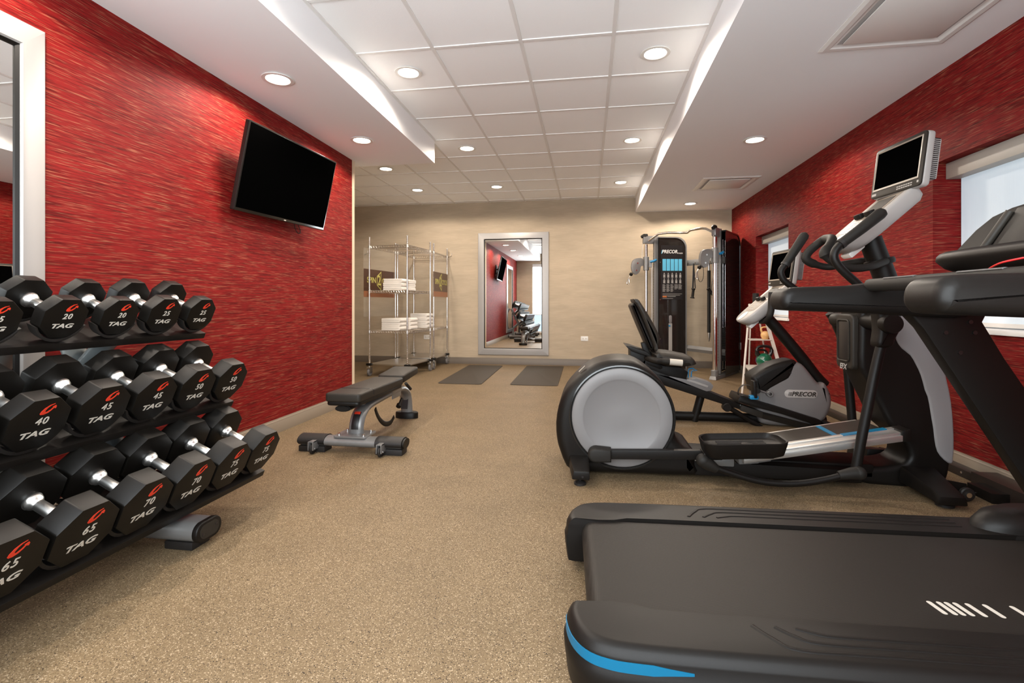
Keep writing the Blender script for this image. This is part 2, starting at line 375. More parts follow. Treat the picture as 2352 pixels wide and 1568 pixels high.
for x, y, z, lb, gname in [
    (-2.06, 3.02, ZS, 'round recessed downlight in the left lowered ceiling, nearer of its two above the television', LS),
    (-2.06, 4.26, ZS, 'round recessed downlight in the left lowered ceiling, farther of its two near the wall end', LS),
    (-2.06, 1.50, ZS, 'round recessed downlight in the left lowered ceiling above the dumbbells, seen in the far mirror', LS),
    (1.515, 4.80, ZS, 'round recessed downlight in the right lowered ceiling between the two air vents', LS),
    (1.515, 7.68, ZS, 'round recessed downlight in the right lowered ceiling above the cable machine', LS),
    (-1.345, 3.556, ZC, 'large looking downlight in tiled ceiling, nearest on the left beside the lowered ceiling', LT),
    (-1.345, 5.38, ZC, 'downlight in tiled ceiling just past the end of the left lowered ceiling', LT),
    (-1.345, 7.20, ZC, 'downlight in tiled ceiling straight above the far wall mirror', LT),
    (-1.345, 1.73, ZC, 'downlight in tiled ceiling above the dumbbell rack end, out of frame', LT),
    (-2.585, 6.03, ZC, 'leftmost downlight in the tiled ceiling, beside the end of the red television wall', LT),
    (-2.585, 7.22, ZC, 'downlight in tiled ceiling above the wire shelving carts', LT),
    (.466, 3.548, ZC, 'large looking downlight in tiled ceiling, nearest on the right beside the lowered ceiling', LT),
    (.466, 5.383, ZC, 'middle downlight of the right row in the tiled ceiling', LT),
    (.466, 7.21, ZC, 'farthest downlight of the right row in the tiled ceiling, near the far wall', LT)]:
    downlight(x, y, z, lb, gname)
# ------------------------------------------------------------------ ceiling vents
def vent(x0, x1, y0, y1, label):
    t = thing('ceiling_vent', label, 'air vent', ((x0+x1)/2, (y0+y1)/2, ZS), 'square air vents in the right lowered ceiling')
    m = MB()
    def ring(i, z): return [(x0+i, y0+i, z), (x1-i, y0+i, z), (x1-i, y1-i, z), (x0+i, y1-i, z)]
    m.loft([ring(0, ZS), ring(0, ZS-.004), ring(.018, ZS-.012), ring(.045, ZS-.012), ring(.06, ZS-.004), ring(.075, ZS-.001)], cap=False)
    obj('vent_frame', m, M_white2, t, ang=20)
    obj('duct_shade_sheet', MB().box(x0+.07, x1-.07, y0+.07, y1-.07, ZS-.0015, ZS-.0005), M_duct, t)  # flat sheet with the shade of the duct gap put into its grey
    obj('center_panel', MB().box(x0+.095, x1-.095, y0+.095, y1-.095, ZS-.014, ZS-.006), M_white2, t, bev=.003)
    return t
vent(1.365, 2.035, 2.54, 3.20, 'square white ceiling air vent, near one cut by the top of the photo')
vent(1.365, 2.02, 6.16, 6.82, 'square white ceiling air vent, far one in front of the cable machine')
# ------------------------------------------------------------------ outlets
def plate(name, label, o, right, up, w_, h_, kind, cat):
    t = thing(name, label, cat, o)
    F = frame(o, right, up)
    obj('cover_plate', MB().pillow(roundrect(-w_/2, w_/2, -h_/2, h_/2, .006, 3), 'z', 0, .006, .003, 2), M_white2, t, M=F)
    if kind == 'outlet':
        for sx_ in (-1, 1):
            cxx = sx_*w_*.20
            obj('socket', MB().cyl((cxx, 0, .005), (cxx, 0, .0075), .0155, 20), M_wsteel, t, M=F)
            mm = MB()
            for dx, dy, a, b in ((-.005, .005, .007, .0016), (-.005, -.005, .007, .0016), (.007, 0, .004, .004)): mm.box(cxx+dx-a/2, cxx+dx+a/2, dy-b/2, dy+b/2, .0072, .008)
            obj('socket_slots', mm, M_olabel, t, M=F)
    else:
        obj('rocker', MB().box(-.016, .016, -.032, .032, .005, .009), M_white2, t, M=F, bev=.002)
    return t
plate('wall_outlet', 'white power outlet on the beige far wall right of the mirror', (-.058, YF-.001, .456), (1, 0, 0), (0, 0, 1), .122, .078, 'outlet', 'power outlet')
plate('wall_outlet', 'white power outlet on the beige far wall behind the wire shelving', (-2.79, YF-.001, .456), (1, 0, 0), (0, 0, 1), .122, .078, 'outlet', 'power outlet')
plate('wall_outlet', 'white power outlet on the red right wall under the near window', (XR-.001, 3.372, .522), (0, -1, 0), (0, 0, 1), .128, .080, 'outlet', 'power outlet')
plate('wall_outlet', 'white power outlet on red wall half hidden by the elliptical front', (XR-.001, 3.60, .455), (0, -1, 0), (0, 0, 1), .075, .120, 'switch', 'power outlet')
plate('wall_outlet', 'small white plate on the red wall beside the kettlebell stand', (XR-.001, 7.84, .40), (0, -1, 0), (0, 0, 1), .078, .110, 'switch', 'wall plate')
plate('light_switch', 'white switch plate on red wall near the corner, seen only in the far mirror', (XL+.001, .30, 1.08), (0, 1, 0), (0, 0, 1), .078, .12, 'switch', 'light switch')
# ------------------------------------------------------------------ mirrors
def mirror(label, o, right, w_, h_):
    t = thing('wall_mirror', label, 'mirror', o)
    F = frame(o, right, (0, 0, 1)); fw = .108
    m = MB()
    def ring(i, z): return [(-w_/2+i, i, z), (w_/2-i, i, z), (w_/2-i, h_-i, z), (-w_/2+i, h_-i, z)]
    m.loft([ring(0, 0), ring(0, .020), ring(.004, .024), ring(fw-.02, .040), ring(fw-.006, .040), ring(fw, .034), ring(fw, .012)], cap=False)
    obj('mirror_frame', m, M_frame, t, M=F, ang=12)
    obj('inner_edge', MB().loft([ring(fw, .030), ring(fw+.012, .022), ring(fw+.012, .015)], cap=False), M_black, t, M=F)
    obj('mirror_glass', MB().box(-w_/2+fw, w_/2-fw, fw, h_-fw, .010, .016), M_mirror, t, M=F)
    return t
mirror('tall silver framed mirror on the beige far wall reflecting the dumbbell rack', (-1.263, YF, .164), (1, 0, 0), 1.215, 2.088)
mirror('tall silver framed mirror on red left wall behind the dumbbell rack', (XL, 1.264, .164), (0, 1, 0), 1.22, 2.088)
for (x0, x1, xs, y0, y1, lb) in ((-1.93, -1.35, 0, 6.14, 8.08, 'dark grey exercise mat on the floor, the left one before the mirror'),
                             (-.985, -.375, 0, 6.17, 8.14, 'dark grey exercise mat on the floor, the right one before the mirror')):
    pts = roundrect(x0, x1, y0, y1, .05, 4)
    k = -.055 if x0 < -1.5 else -.02
    pts = [(x+k*(y-6.1)/2, y) for x, y in pts]
    o = obj('exercise_mat', MB().prism(pts, 'z', .0005, .007), M_mat, None, bev=.002)
    setp(o, lb, 'exercise mat', 'exercise mats before the mirror')
# ------------------------------------------------------------------ television
R = Matrix.Rotation(-.037, 3, 'Z')@Matrix.Rotation(.221, 3, 'Y')
Rr = Matrix.Rotation(.015, 3, 'X')
TV = (R@Rr).to_4x4(); TV.translation = Vector((-2.28, 3.519, 1.97))
t = thing('television', 'black flat television tilted down on the red left wall', 'television', (XL, 3.52, 1.97))
Wt, Ht = 1.066, .613
obj('tv_housing', MB().pillow(roundrect(-Wt/2, Wt/2, -Ht/2, Ht/2, .008, 3), 'x', -.035, 0, .004, 2).box(-.06, -.034, -.33, .33, -.24, .16), M_blackg, t, M=TV)
obj('tv_screen', MB().box(-.001, .0012, -Wt/2+.012, Wt/2-.012, -Ht/2+.022, Ht/2-.012), M_screen, t, M=TV)
obj('tv_logo', MB().box(.001, .002, -.012, .012, -Ht/2+.006, -Ht/2+.014), M_letter, t, M=TV)
m = MB().box(XL, XL+.02, 3.42, 3.62, 1.85, 2.09).cyl((XL+.02, 3.52, 1.97), (XL+.10, 3.52, 1.98), .022, 12).box(XL+.075, XL+.125, 3.44, 3.60, 1.90, 2.06)
obj('wall_bracket', m, M_black, t, bev=.003)
obj('tv_cable', MB().tube(smooth([(-2.40, 3.72, 1.72), (-2.39, 3.74, 1.64), (-2.38, 3.77, 1.61), (-2.38, 3.79, 1.64), (-2.39, 3.76, 1.70)], 5), .003, 6), M_black, t)
# ================================================================== DUMBBELLS AND RACK
TILT = math.radians(24)
dv = Vector((math.cos(TILT), 0, -math.sin(TILT))); nv = Vector((math.sin(TILT), 0, math.cos(TILT)))
def arrow_logo(h):
    px = [(1232, 362), (1180, 374), (1130, 408), (1100, 448), (1091, 478), (1104, 492), (1140, 494), (1182, 478), (1214, 450), (1233, 424), (1256, 434), (1260, 404), (1247, 388), (1212, 404), (1222, 412), (1200, 438), (1166, 462), (1148, 462), (1144, 442), (1166, 406), (1196, 382), (1232, 368)]
    return [((x-1175)/135*h, (428-y)/135*h) for x, y in px]
def make_dumbbell(lb, D, T, HL, name_lb):
    t = thing('dumbbell', 'x', 'dumbbell')
    L = HL+2*T; r = D/2/math.cos(PI/8)
    oct_ = [(r*math.cos(PI/8+PI/4*k), r*math.sin(PI/8+PI/4*k)) for k in range(8)]
    for s_ in (1, -1):
        x0 = s_*HL/2; x1 = s_*(HL/2+T)
        obj('weight_head', MB().prism(oct_, 'x', min(x0, x1), max(x0, x1)), M_ure, t, bev=.0045, seg=2, ang=30)
    hp = [(.018, 0), (.0285, .0), (.030, .003), (.030, .007), (.026, .009), (.026, .012), (.0275, .014), (.0265, .017), (.023, .022), (.0185, .027), (.0175, .031), (.0185, .033), (.0190, HL/2)]
    h = MB().lathe([(r_, -HL/2+z_) for r_, z_ in hp]+[(r_, HL/2-z_) for r_, z_ in hp[:-1][::-1]], (0, 0, 0), (1, 0, 0), 28)
    obj('handle', h, M_knurl, t)
    xf = L/2+.0002
    F = frame((xf, 0, 0), (0, 1, 0), (0, 0, 1))
    text('weight_number', str(lb), D*.195, M_letter, t, F@Matrix.Translation((D*.03, D*.055, 0)), bold=.0005, shear=.15, sx=1.0, spacing=1.15)
    text('brand_lettering', 'TAG', D*.155, M_letter, t, F@Matrix.Translation((-D*.03, -D*.19, 0)), bold=.0007, shear=.25, sx=1.6)
    lg = arrow_logo(D*.20)
    obj('red_arrow_mark', MB().prism(lg, 'z', 0, .0008), M_red2, t, M=F@Matrix.Translation((D*.07, D*.29, 0)))
    return t, L
SPEC = {5: (0.12, 0.03, 0.13), 10: (0.132, 0.038, 0.132), 15: (0.15, 0.043, 0.133), 20: (0.158, 0.049, 0.134), 25: (0.166, 0.054, 0.136), 30: (0.172, 0.057, 0.138), 35: (0.178, 0.061, 0.14), 40: (0.185, 0.065, 0.142), 45: (0.19, 0.068, 0.145), 50: (0.195, 0.071, 0.147), 55: (0.198, 0.074, 0.148), 60: (0.2, 0.077, 0.149), 65: (0.203, 0.08, 0.15), 70: (0.206, 0.083, 0.151), 75: (0.208, 0.086, 0.152)}      # pounds: (head width, head thickness, handle length)
ROWS = [(-1.95, .970, [25, 25, 20, 20, 15, 15, 10, 10, 5, 5], 'top'), (-1.78, .631, [50, 50, 45, 45, 40, 40, 35, 35, 30, 30], 'middle'), (-1.60, .284, [75, 75, 70, 70, 65, 65, 60, 60, 55, 55], 'bottom')]
SP, Y0D = .22, 2.235
protos = {}
rack = thing('dumbbell_rack', 'three tier dumbbell rack with blue grey steel frame along the red left wall', 'dumbbell rack', (-1.95, 1.25, 0))
def saddle_mb(D):
    m = MB(); r = D/2/math.cos(PI/8)+.002; prof = []
    for k in range(-6, 7):
        a = -PI/2+k*math.radians(11)
        prof.append((r*math.cos(a), r*math.sin(a)))
    e0 = (prof[0][0]-.012, prof[0][1]+.004); e1 = (prof[-1][0]+.012, prof[-1][1]+.004)
    low = [(prof[k][0]*1.07, prof[k][1]*1.09-.004) for k in range(13)]
    m.prism([e0]+prof+[e1]+low[::-1], 'x', -.020, .020); return m
for ri, (Xf, Zf, ws, tier) in enumerate(ROWS):
    Dm = SPEC[ws[0]][0]; Fc = Vector((Xf, 0, Zf)); ye, yn = Y0D+.075, .12
    # tray
    a = Fc-nv*(Dm/2+.024)+dv*.004; b = a-dv*(.225+.03*ri)
    m = MB()
    pr = [a+nv*.0, a-nv*.030, a-nv*.030-dv*.010, a-nv*.006-dv*.012, b-nv*.006+dv*.012, b-nv*.026+dv*.01, b-nv*.026, b]
    m.loft([[Vector((p.x, yn, p.z)) for p in pr], [Vector((p.x, ye, p.z)) for p in pr]])
    obj('tray', m, M_black, rack, bev=.0015)
    for i, lb in enumerate(ws):
        D, T, HL = SPEC[lb]
        yi = Y0D-SP*i; L = HL+2*T
        face = Fc-nv*(Dm-D)/2+Vector((0, yi, 0))
        ctr = face-dv*(L/2)
        place = ['first', 'second', 'third', 'fourth', 'fifth', 'sixth', 'seventh', 'eighth', 'ninth', 'tenth'][i]
        lab = 'black octagonal %d pound dumbbell, %s from the far end of the %s rack tier' % (lb, place, tier)
        if lb not in protos:
            protos[lb], _ = make_dumbbell(lb, D, T, HL, lab); o = protos[lb]
        else: o = copy_tree(protos[lb])
        o.location = ctr; o.rotation_euler = (0, TILT, 0)
        setp(o, lab, 'dumbbell', 'dumbbells on the %s rack tier' % tier)
        for s_ in (1, -1):
            key = ('s', D)
            cc = ctr+dv*s_*(HL/2+T/2)
            if key not in protos:
                sd = obj('saddle', saddle_mb(D), M_rub, rack, bev=.002, M=None); protos[key] = sd
                # mesh is built around its own origin
                for v_ in sd.data.vertices: v_.co += ORG[rack]
            else:
                sd = protos[key].copy(); C.objects.link(sd)
            sd.location = cc-ORG[rack]; sd.rotation_euler = (0, TILT, 0)
for yr, nm in ((1.855, 'a'), (.50, 'b')):
    def tb(pts, k=4): return MB().tube([(x, yr, z) for x, z in pts], .024, 16, ref=(0, 1, 0), rb=.048) if False else MB().tube([(x, yr, z) for x, z in pts], .050, 16, ref=(0, 1, 0), rb=.032)
    obj('foot', MB().prism(roundrect(yr-.068, yr+.068, .034, .112, .038, 6), 'x', -2.36, -1.605), M_silver, rack)
    for xe, sg in ((-1.60, 1), (-2.36, -1)):
        cp = obj('foot_cap', MB().pillow(roundrect(yr-.071, yr+.071, .031, .115, .041, 6), 'x', xe-sg*.006, xe+sg*.020, .006, 3), M_black, rack)
        obj('cap_face', MB().prism(roundrect(yr-.052, yr+.052, .044, .102, .028, 6), 'x', xe+sg*.019, xe+sg*.0215), M_vinyl, cp)
        sm = MB()
        for dy in (-.036, .036): sm.cyl((xe+sg*.021, yr+dy, .073+dy*.25), (xe+sg*.0235, yr+dy, .073+dy*.25), .006, 10)
        obj('cap_screws', sm, M_olabel, cp)
        obj('rubber_pad', MB().box(min(xe-sg*.15, xe-sg*.02), max(xe-sg*.15, xe-sg*.02), yr-.05, yr+.05, 0, .034), M_rub, rack, bev=.004)
    obj('upright', tb([(-2.24, .10), (-2.24, .27), (-2.225, .32), (-2.10, .44), (-1.945, .53)]), M_rackp, rack)
    obj('upright', tb([(-2.295, .90), (-2.03, .36), (-1.86, .175)]), M_rackp, rack)
    obj('arm', tb([(-2.20, .72), (-2.17, .77), (-2.075, .865)]), M_rackp, rack)
    obj('post', MB().cyl((-1.79, yr, .12), (-1.79, yr, .16), .028, 16).cyl((-1.79, yr, .10), (-1.79, yr, .122), .038, 16), M_rackp, rack)
obj('crossbar', MB().tube([(-2.19, .5, .60), (-2.19, 1.855, .60)], .03, 12, ref=(0, 0, 1), rb=.02), M_rackp, rack)
# ================================================================== BENCH
bx = -1.62
bench = thing('weight_bench', 'adjustable flat weight bench with dark padded seat and silver curved frame', 'weight bench', (bx, 3.7, 0))
obj('base_bar', MB().tube([(-1.985, 3.205, .072), (-1.25, 3.205, .072)], .062, 20, ref=(0, 1, 0), rb=.036), M_silver, bench)
for x0, x1 in ((-1.995, -1.80), (-1.43, -1.24)):
    obj('grip_sleeve', MB().tube([(x0, 3.205, .076), (x1, 3.205, .076)], .066, 20, ref=(0, 1, 0), rb=.038), M_rub, bench)
    obj('rubber_pad', MB().box(x0, x1, 3.155, 3.255, 0, .04), M_rub, bench, bev=.004)
obj('end_cap', MB().tube([(-1.238, 3.205, .074), (-1.226, 3.205, .074)], .058, 20, ref=(0, 1, 0), rb=.033), M_black, bench)
obj('end_cap', MB().tube([(-2.002, 3.205, .074), (-1.99, 3.205, .074)], .058, 20, ref=(0, 1, 0), rb=.033), M_black, bench)
for x in (-1.865, -1.375):
    w_ = obj('transport_wheel', MB().cyl((x-.010, 3.115, .034), (x+.010, 3.115, .034), .034, 20, .005), M_rub, bench)
    br = MB()
    for dx in (-.019, .013): br.box(x+dx, x+dx+.006, 3.085, 3.165, .028, .088)
    br.box(x-.019, x+.019, 3.098, 3.175, .078, .088)
    obj('wheel_bracket', br, M_silver, bench, bev=.002)
    obj('axle', MB().cyl((x-.024, 3.115, .034), (x+.024, 3.115, .034), .007, 10), M_chrome, w_)
obj('mount_plate', MB().prism(roundrect(-1.74, -1.50, 3.155, 3.34, .02), 'z', .104, .116), M_silver, bench, bev=.002)
bl = MB()
for x in (-1.71, -1.53): bl.cyl((x, 3.19, .114), (x, 3.19, .128), .010, 12).cyl((x, 3.31, .114), (x, 3.31, .128), .010, 12)
obj('plate_bolts', bl, M_chrome, bench)
fr = smooth([(bx, 3.265, .11), (bx, 3.27, .17), (bx, 3.31, .235), (bx, 3.40, .275), (bx, 3.60, .292), (bx, 3.95, .300), (bx, 4.10, .285), (bx, 4.20, .225), (bx, 4.235, .14), (bx, 4.245, .05)], 5)
obj('frame_tube', MB().tube(fr, .054, 16, ref=(1, 0, 0), rb=.031), M_silver, bench)
obj('rear_foot', MB().tube([(bx, 4.245, 0), (bx, 4.245, .048), (bx, 4.245, .055)], [.105, .105, .098], 24, ref=(1, 0, 0), rb=[.055, .055, .05]), M_black, bench)
def tube_label(z0, z1, hw, off, name, m_, par):
    rg_ = []
    for i in range(1, len(fr)-1):
        p = fr[i]
        if z0 <= p.z <= z1 and p.y < 3.5:
            t_ = (fr[i+1]-fr[i-1]).normalized(); n_ = Vector((0, -t_.z, t_.y))
            rg_.append([Vector((bx+x, p.y, p.z))+n_*(.031*math.sqrt(max(0, 1-(x/.054)**2))+o_) for x, o_ in ((-hw, off), (-hw/2, off), (0, off), (hw/2, off), (hw, off), (hw, off-.001), (0, off-.001), (-hw, off-.001))])
    return obj(name, MB().loft(rg_), m_, par)
o = tube_label(.13, .236, .027, .0012, 'warning_label', M_olabel, bench)
tube_label(.222, .236, .022, .0018, 'label_header', M_red2, o)
def pad(name, y0, y1, x0, x1, z0, z1, rx=0, taper=0):
    mb = MB().pillow(roundrect(x0, x1, y0, y1, .025, 4), 'z', z0, z1, .014, 4)
    if rx: mb.v = [Matrix.Rotation(rx, 3, 'X')@(v-Vector((0, y0, z0)))+Vector((0, y0, z0)) for v in mb.v]
    return mb
p1 = obj('back_pad', pad('p', 3.06, 3.84, -1.747, -1.492, .368, .428), M_vinyl, bench)
p2 = obj('pad_shell', MB().pillow(roundrect(-1.74, -1.50, 3.065, 3.835, .03, 4), 'z', .343, .372, .01, 2), M_black, bench)
obj('pad_seam', MB().tube([(-1.748, 3.27, .39), (-1.747, 3.27, .4225), (-1.735, 3.27, .4285), (-1.505, 3.27, .4285), (-1.492, 3.27, .4225), (-1.491, 3.27, .39)], .0022, 6), M_olabel, p1)
obj('seat_pad', pad('p', 3.875, 4.235, -1.735, -1.505, .372, .436, .09), M_vinyl, bench)
obj('pad_rail', MB().tube([(bx-.01, 3.09, .322), (bx-.01, 3.80, .322)], .055, 16, ref=(1, 0, 0), rb=.022), M_black, bench)
obj('rail_cap', MB().tube([(bx-.01, 3.078, .322), (bx-.01, 3.090, .322)], .050, 16, ref=(1, 0, 0), rb=.019), M_blackg, bench)
obj('stop_post', MB().cyl((bx, 3.37, .27), (bx, 3.37, .345), .02, 12), M_silver, bench)
obj('hinge_bracket', MB().box(bx-.055, bx+.055, 3.78, 3.99, .30, .372).box(bx-.05, bx-.04, 3.80, 3.98, .25, .31).box(bx+.04, bx+.05, 3.80, 3.98, .25, .31), M_silver, bench, bev=.004)
q = [atX(u, v, bx+.03) for u, v in ((862, 938), (866, 951), (874, 965), (885, 973), (897, 970), (905, 957))]
m = MB().tube(smooth(q, 5), .005, 8, ref=(1, 0, 0), rb=.020); obj('adjustment_arc', m, M_black, bench)
obj('adjust_lever', MB().cyl(atX(932, 880, -1.49), atX(943, 893, -1.49), .013, 12, .003), M_foam, bench)
obj('pop_pin', MB().cyl((bx+.03, 4.05, .21), (bx+.03, 3.99, .17), .012, 10).cyl((bx+.03, 3.99, .17), (bx+.03, 3.97, .155), .022, 12), M_black, bench)
obj('serial_label', MB().box(bx-.03, bx+.03, 4.19, 4.192, .09, .20, Matrix.Rotation(-.25, 3, 'X')), M_olabel, bench)
# ================================================================== WIRE SHELVING CARTS
def cart(label, shelves, L_=.745, W_=.60):
    t = thing('wire_shelving_cart', label, 'shelving cart', (0, 0, 0), 'wire shelving carts by the far wall')
    hx, hy = W_/2, L_/2
    for sx_ in (-1, 1):
        for sy_ in (-1, 1):
            x, y = sx_*hx, sy_*hy; mb = MB().cyl((x, y, .13), (x, y, 1.985), .0125, 12)
            for k in range(70): z = .16+k*.0258; mb.lathe([(.0125, z), (.0135, z+.002), (.0135, z+.004), (.0125, z+.006)], (x, y, 0), (0, 0, 1), 10)
            po = obj('post', mb, M_chrome, t)
            obj('post_cap', MB().cyl((x, y, 1.985), (x, y, 1.992), .0135, 12), M_steel, po)
            ca = obj('castor', MB().box(x-.028, x+.028, y-.03, y+.03, .108, .13).box(x-.026, x-.020, y-.02, y+.04, .05, .11).box(x+.020, x+.026, y-.02, y+.04, .05, .11).cyl((x, y, .125), (x, y, .15), .018, 12), M_steel, t)
            obj('castor_wheel', MB().cyl((x-.016, y+.005, .055), (x+.016, y+.005, .055), .055, 24, .008), M_grey, ca)
            obj('corner_bumper', MB().box(x-.035, x+.035, y-.035, y+.035, .150, .185), M_black, t, bev=.008)
    for z in shelves:
        mb = MB()
        for e in ((-hx, -hy, hx, -hy), (hx, -hy, hx, hy), (hx, hy, -hx, hy), (-hx, hy, -hx, -hy)):
            a = Vector((e[0], e[1], 0)); b = Vector((e[2], e[3], 0)); n_ = int((b-a).length/.04)
            mb.tube([a+Vector((0, 0, z)), b+Vector((0, 0, z))], .0035, 6); mb.tube([a+Vector((0, 0, z-.032)), b+Vector((0, 0, z-.032))], .0035, 6)
            for i in range(n_):
                p = a.lerp(b, i/n_); r_ = a.lerp(b, (i+.5)/n_); s2 = a.lerp(b, (i+1)/n_)
                mb.tube([p+Vector((0, 0, z-.032)), r_+Vector((0, 0, z))], .0022, 4); mb.tube([r_+Vector((0, 0, z)), s2+Vector((0, 0, z-.032))], .0022, 4)
        k = -hx+.025
        while k < hx: mb.tube([(k, -hy, z), (k, hy, z)], .002, 4); k += .025
        for y in (-hy/3, hy/3): mb.tube([(-hx, y, z-.006), (hx, y, z-.006)], .004, 5)
        sh = obj('wire_shelf', mb, M_chrome, t, ang=60)
        for sx_ in (-1, 1):
            for sy_ in (-1, 1): obj('corner_collar', MB().lathe([(.016, z-.036), (.019, z-.034), (.017, z+.006), (.015, z+.008)], (sx_*hx, sy_*hy, 0), (0, 0, 1), 12), M_steel, sh)
    obj('solid_bottom_shelf', MB().box(-hx, hx, -hy, hy, .158, .180), M_steel, t, bev=.004)
    return t
c1 = cart('chromed wire shelving cart on castors, nearer of the two, with three raised shelves', (1.862, 1.225, .650))
c1.location = (-2.754, 6.975, 0); c1.rotation_euler.z = math.radians(-7)
c2 = cart('chromed wire shelving cart on castors, farther of the two, against the beige wall', (1.862, .650))
c2.location = (-2.71, 7.85, 0)
def sign(label, o, ry, w_, top, s0, s1, bot):
    t = thing('hanging_sign', label, 'sign', o, 'clear panels with brown signs on the carts')
    F = Matrix.Translation(o)@Matrix.Rotation(ry, 4, 'Z')@frame((0, 0, 0), (0, 1, 0), (0, 0, 1))
    obj('clear_panel', MB().box(-w_/2, w_/2, bot, top, -.002, .002), M_acryl, t, M=F)
    obj('brown_board', MB().box(-w_/2, w_/2, s0+.085, s1, .002, .004), M_brown, t, M=F)
    obj('wood_strip', MB().box(-w_/2, w_/2, s0, s0+.085, .002, .0045), M_wood, t, M=F)
    zc = (s0+.085+s1)/2; sx_ = w_/.85
    text('lettering', 'SPIN', .115, M_gold, t, F@Matrix.Translation((-.225*sx_, zc, .0045)), bold=.002, sx=1.05*sx_)
    text('lettering', 'CYCLE', .115, M_gold, t, F@Matrix.Translation((.235*sx_, zc, .0045)), bold=.001, sx=.98*sx_)
    k = MB(); ox = -.015*sx_
    P_ = [(ox-.065, zc+.07), (ox+.055, zc+.145), (ox+.055, zc-.145), (ox-.065, zc-.07)]
    Q_ = [(ox-.052, zc+.062), (ox+.045, zc+.122), (ox+.045, zc-.122), (ox-.052, zc-.062)]
    k.loft([[(a, b, .0042) for a, b in P_], [(a, b, .0055) for a, b in P_], [(a, b, .0055) for a, b in Q_], [(a, b, .0042) for a, b in Q_]], cap=False)
    obj('kite_emblem', k, M_gold, t, M=F)
    text('emblem_number', '2', .21, M_gold, t, F@Matrix.Translation((ox-.003, zc, .005)), bold=.003, sx=.85)
    return t
sign('brown SPIN2CYCLE sign on clear panel hung on the left side of the nearer cart', (-3.115, 7.03, 0), math.radians(-7), .86, 1.84, 1.135, 1.54, .85)
sign('brown SPIN2CYCLE sign on clear panel hung on the right side of the farther cart', (-2.395, 7.80, 0), 0, .76, 1.84, 1.15, 1.545, .85)
def hook(o, d, label):
    t = thing('wall_hook', label, 'hook', o)
    o = Vector(o); d = Vector(d)
    obj('hook_arm', MB().tube(smooth([o, o+d*.6, o+d, o+d*1.05+Vector((0, 0, .05))], 4), .005, 8), M_steel, t)
hook((-2.42, YF-.001, 1.845), (.10, -.10, .01), 'small steel hook on the far wall just right of the carts')
hook((-3.95, YF-.001, 1.92), (.08, -.06, .01), 'small steel hook high on the far wall left of the carts')
# towels
def make_towel(wx=.30, ly=.22, h=.056):
    pr = []; r = h/2
    for k in range(9): a = -PI/2+PI*k/8; pr.append((wx/2-r+math.cos(a)*r, r+math.sin(a)*r))
    pr += [(-wx/2+.008, h), (-wx/2, h-.006), (-wx/2, h*.56), (-wx/2+.006, h*.52), (wx/2-r*1.3, h*.515), (wx/2-r*1.3, h*.485), (-wx/2+.006, h*.48), (-wx/2, h*.44), (-wx/2, .006), (-wx/2+.008, 0)]
    m = MB().prism(pr, 'y', -ly/2, ly/2); return m
tw = obj('folded_towel', make_towel(), M_towel, None, bev=.004, seg=2, ang=60)
first = True
stacks = [(-2.78, 6.86, 1.228, 3, 0, 'front stack on the middle shelf'), (-2.755, 7.135, 1.228, 3, PI/2, 'middle stack on the middle shelf'),          (-2.80, 6.84, .653, 3, 0, 'front stack on the lower shelf'), (-2.74, 7.12, .653, 3, 0, 'second stack on the lower shelf'), (-2.66, 7.64, .653, 4, 0, 'stack on the lower shelf of the farther cart')]
NM = ['bottom', 'second', 'third', 'top']
for (x, y, z, n_, rz, lb) in stacks:
    for k in range(n_):
        if first: o = tw; first = False
        else: o = tw.copy(); C.objects.link(o)
        o.location = (x+random.uniform(-.004, .004), y+random.uniform(-.004, .004), z+k*.0575); o.rotation_euler.z = rz+math.radians(-6)+random.uniform(-.02, .02)
        nm = 'topmost' if k == n_-1 else NM[k]
        setp(o, 'white folded towel, %s in the %s of the cart' % (nm, lb) if 'cart' not in lb else 'white folded towel, %s in the %s' % (nm, lb), 'towel', 'folded white towels on the carts')
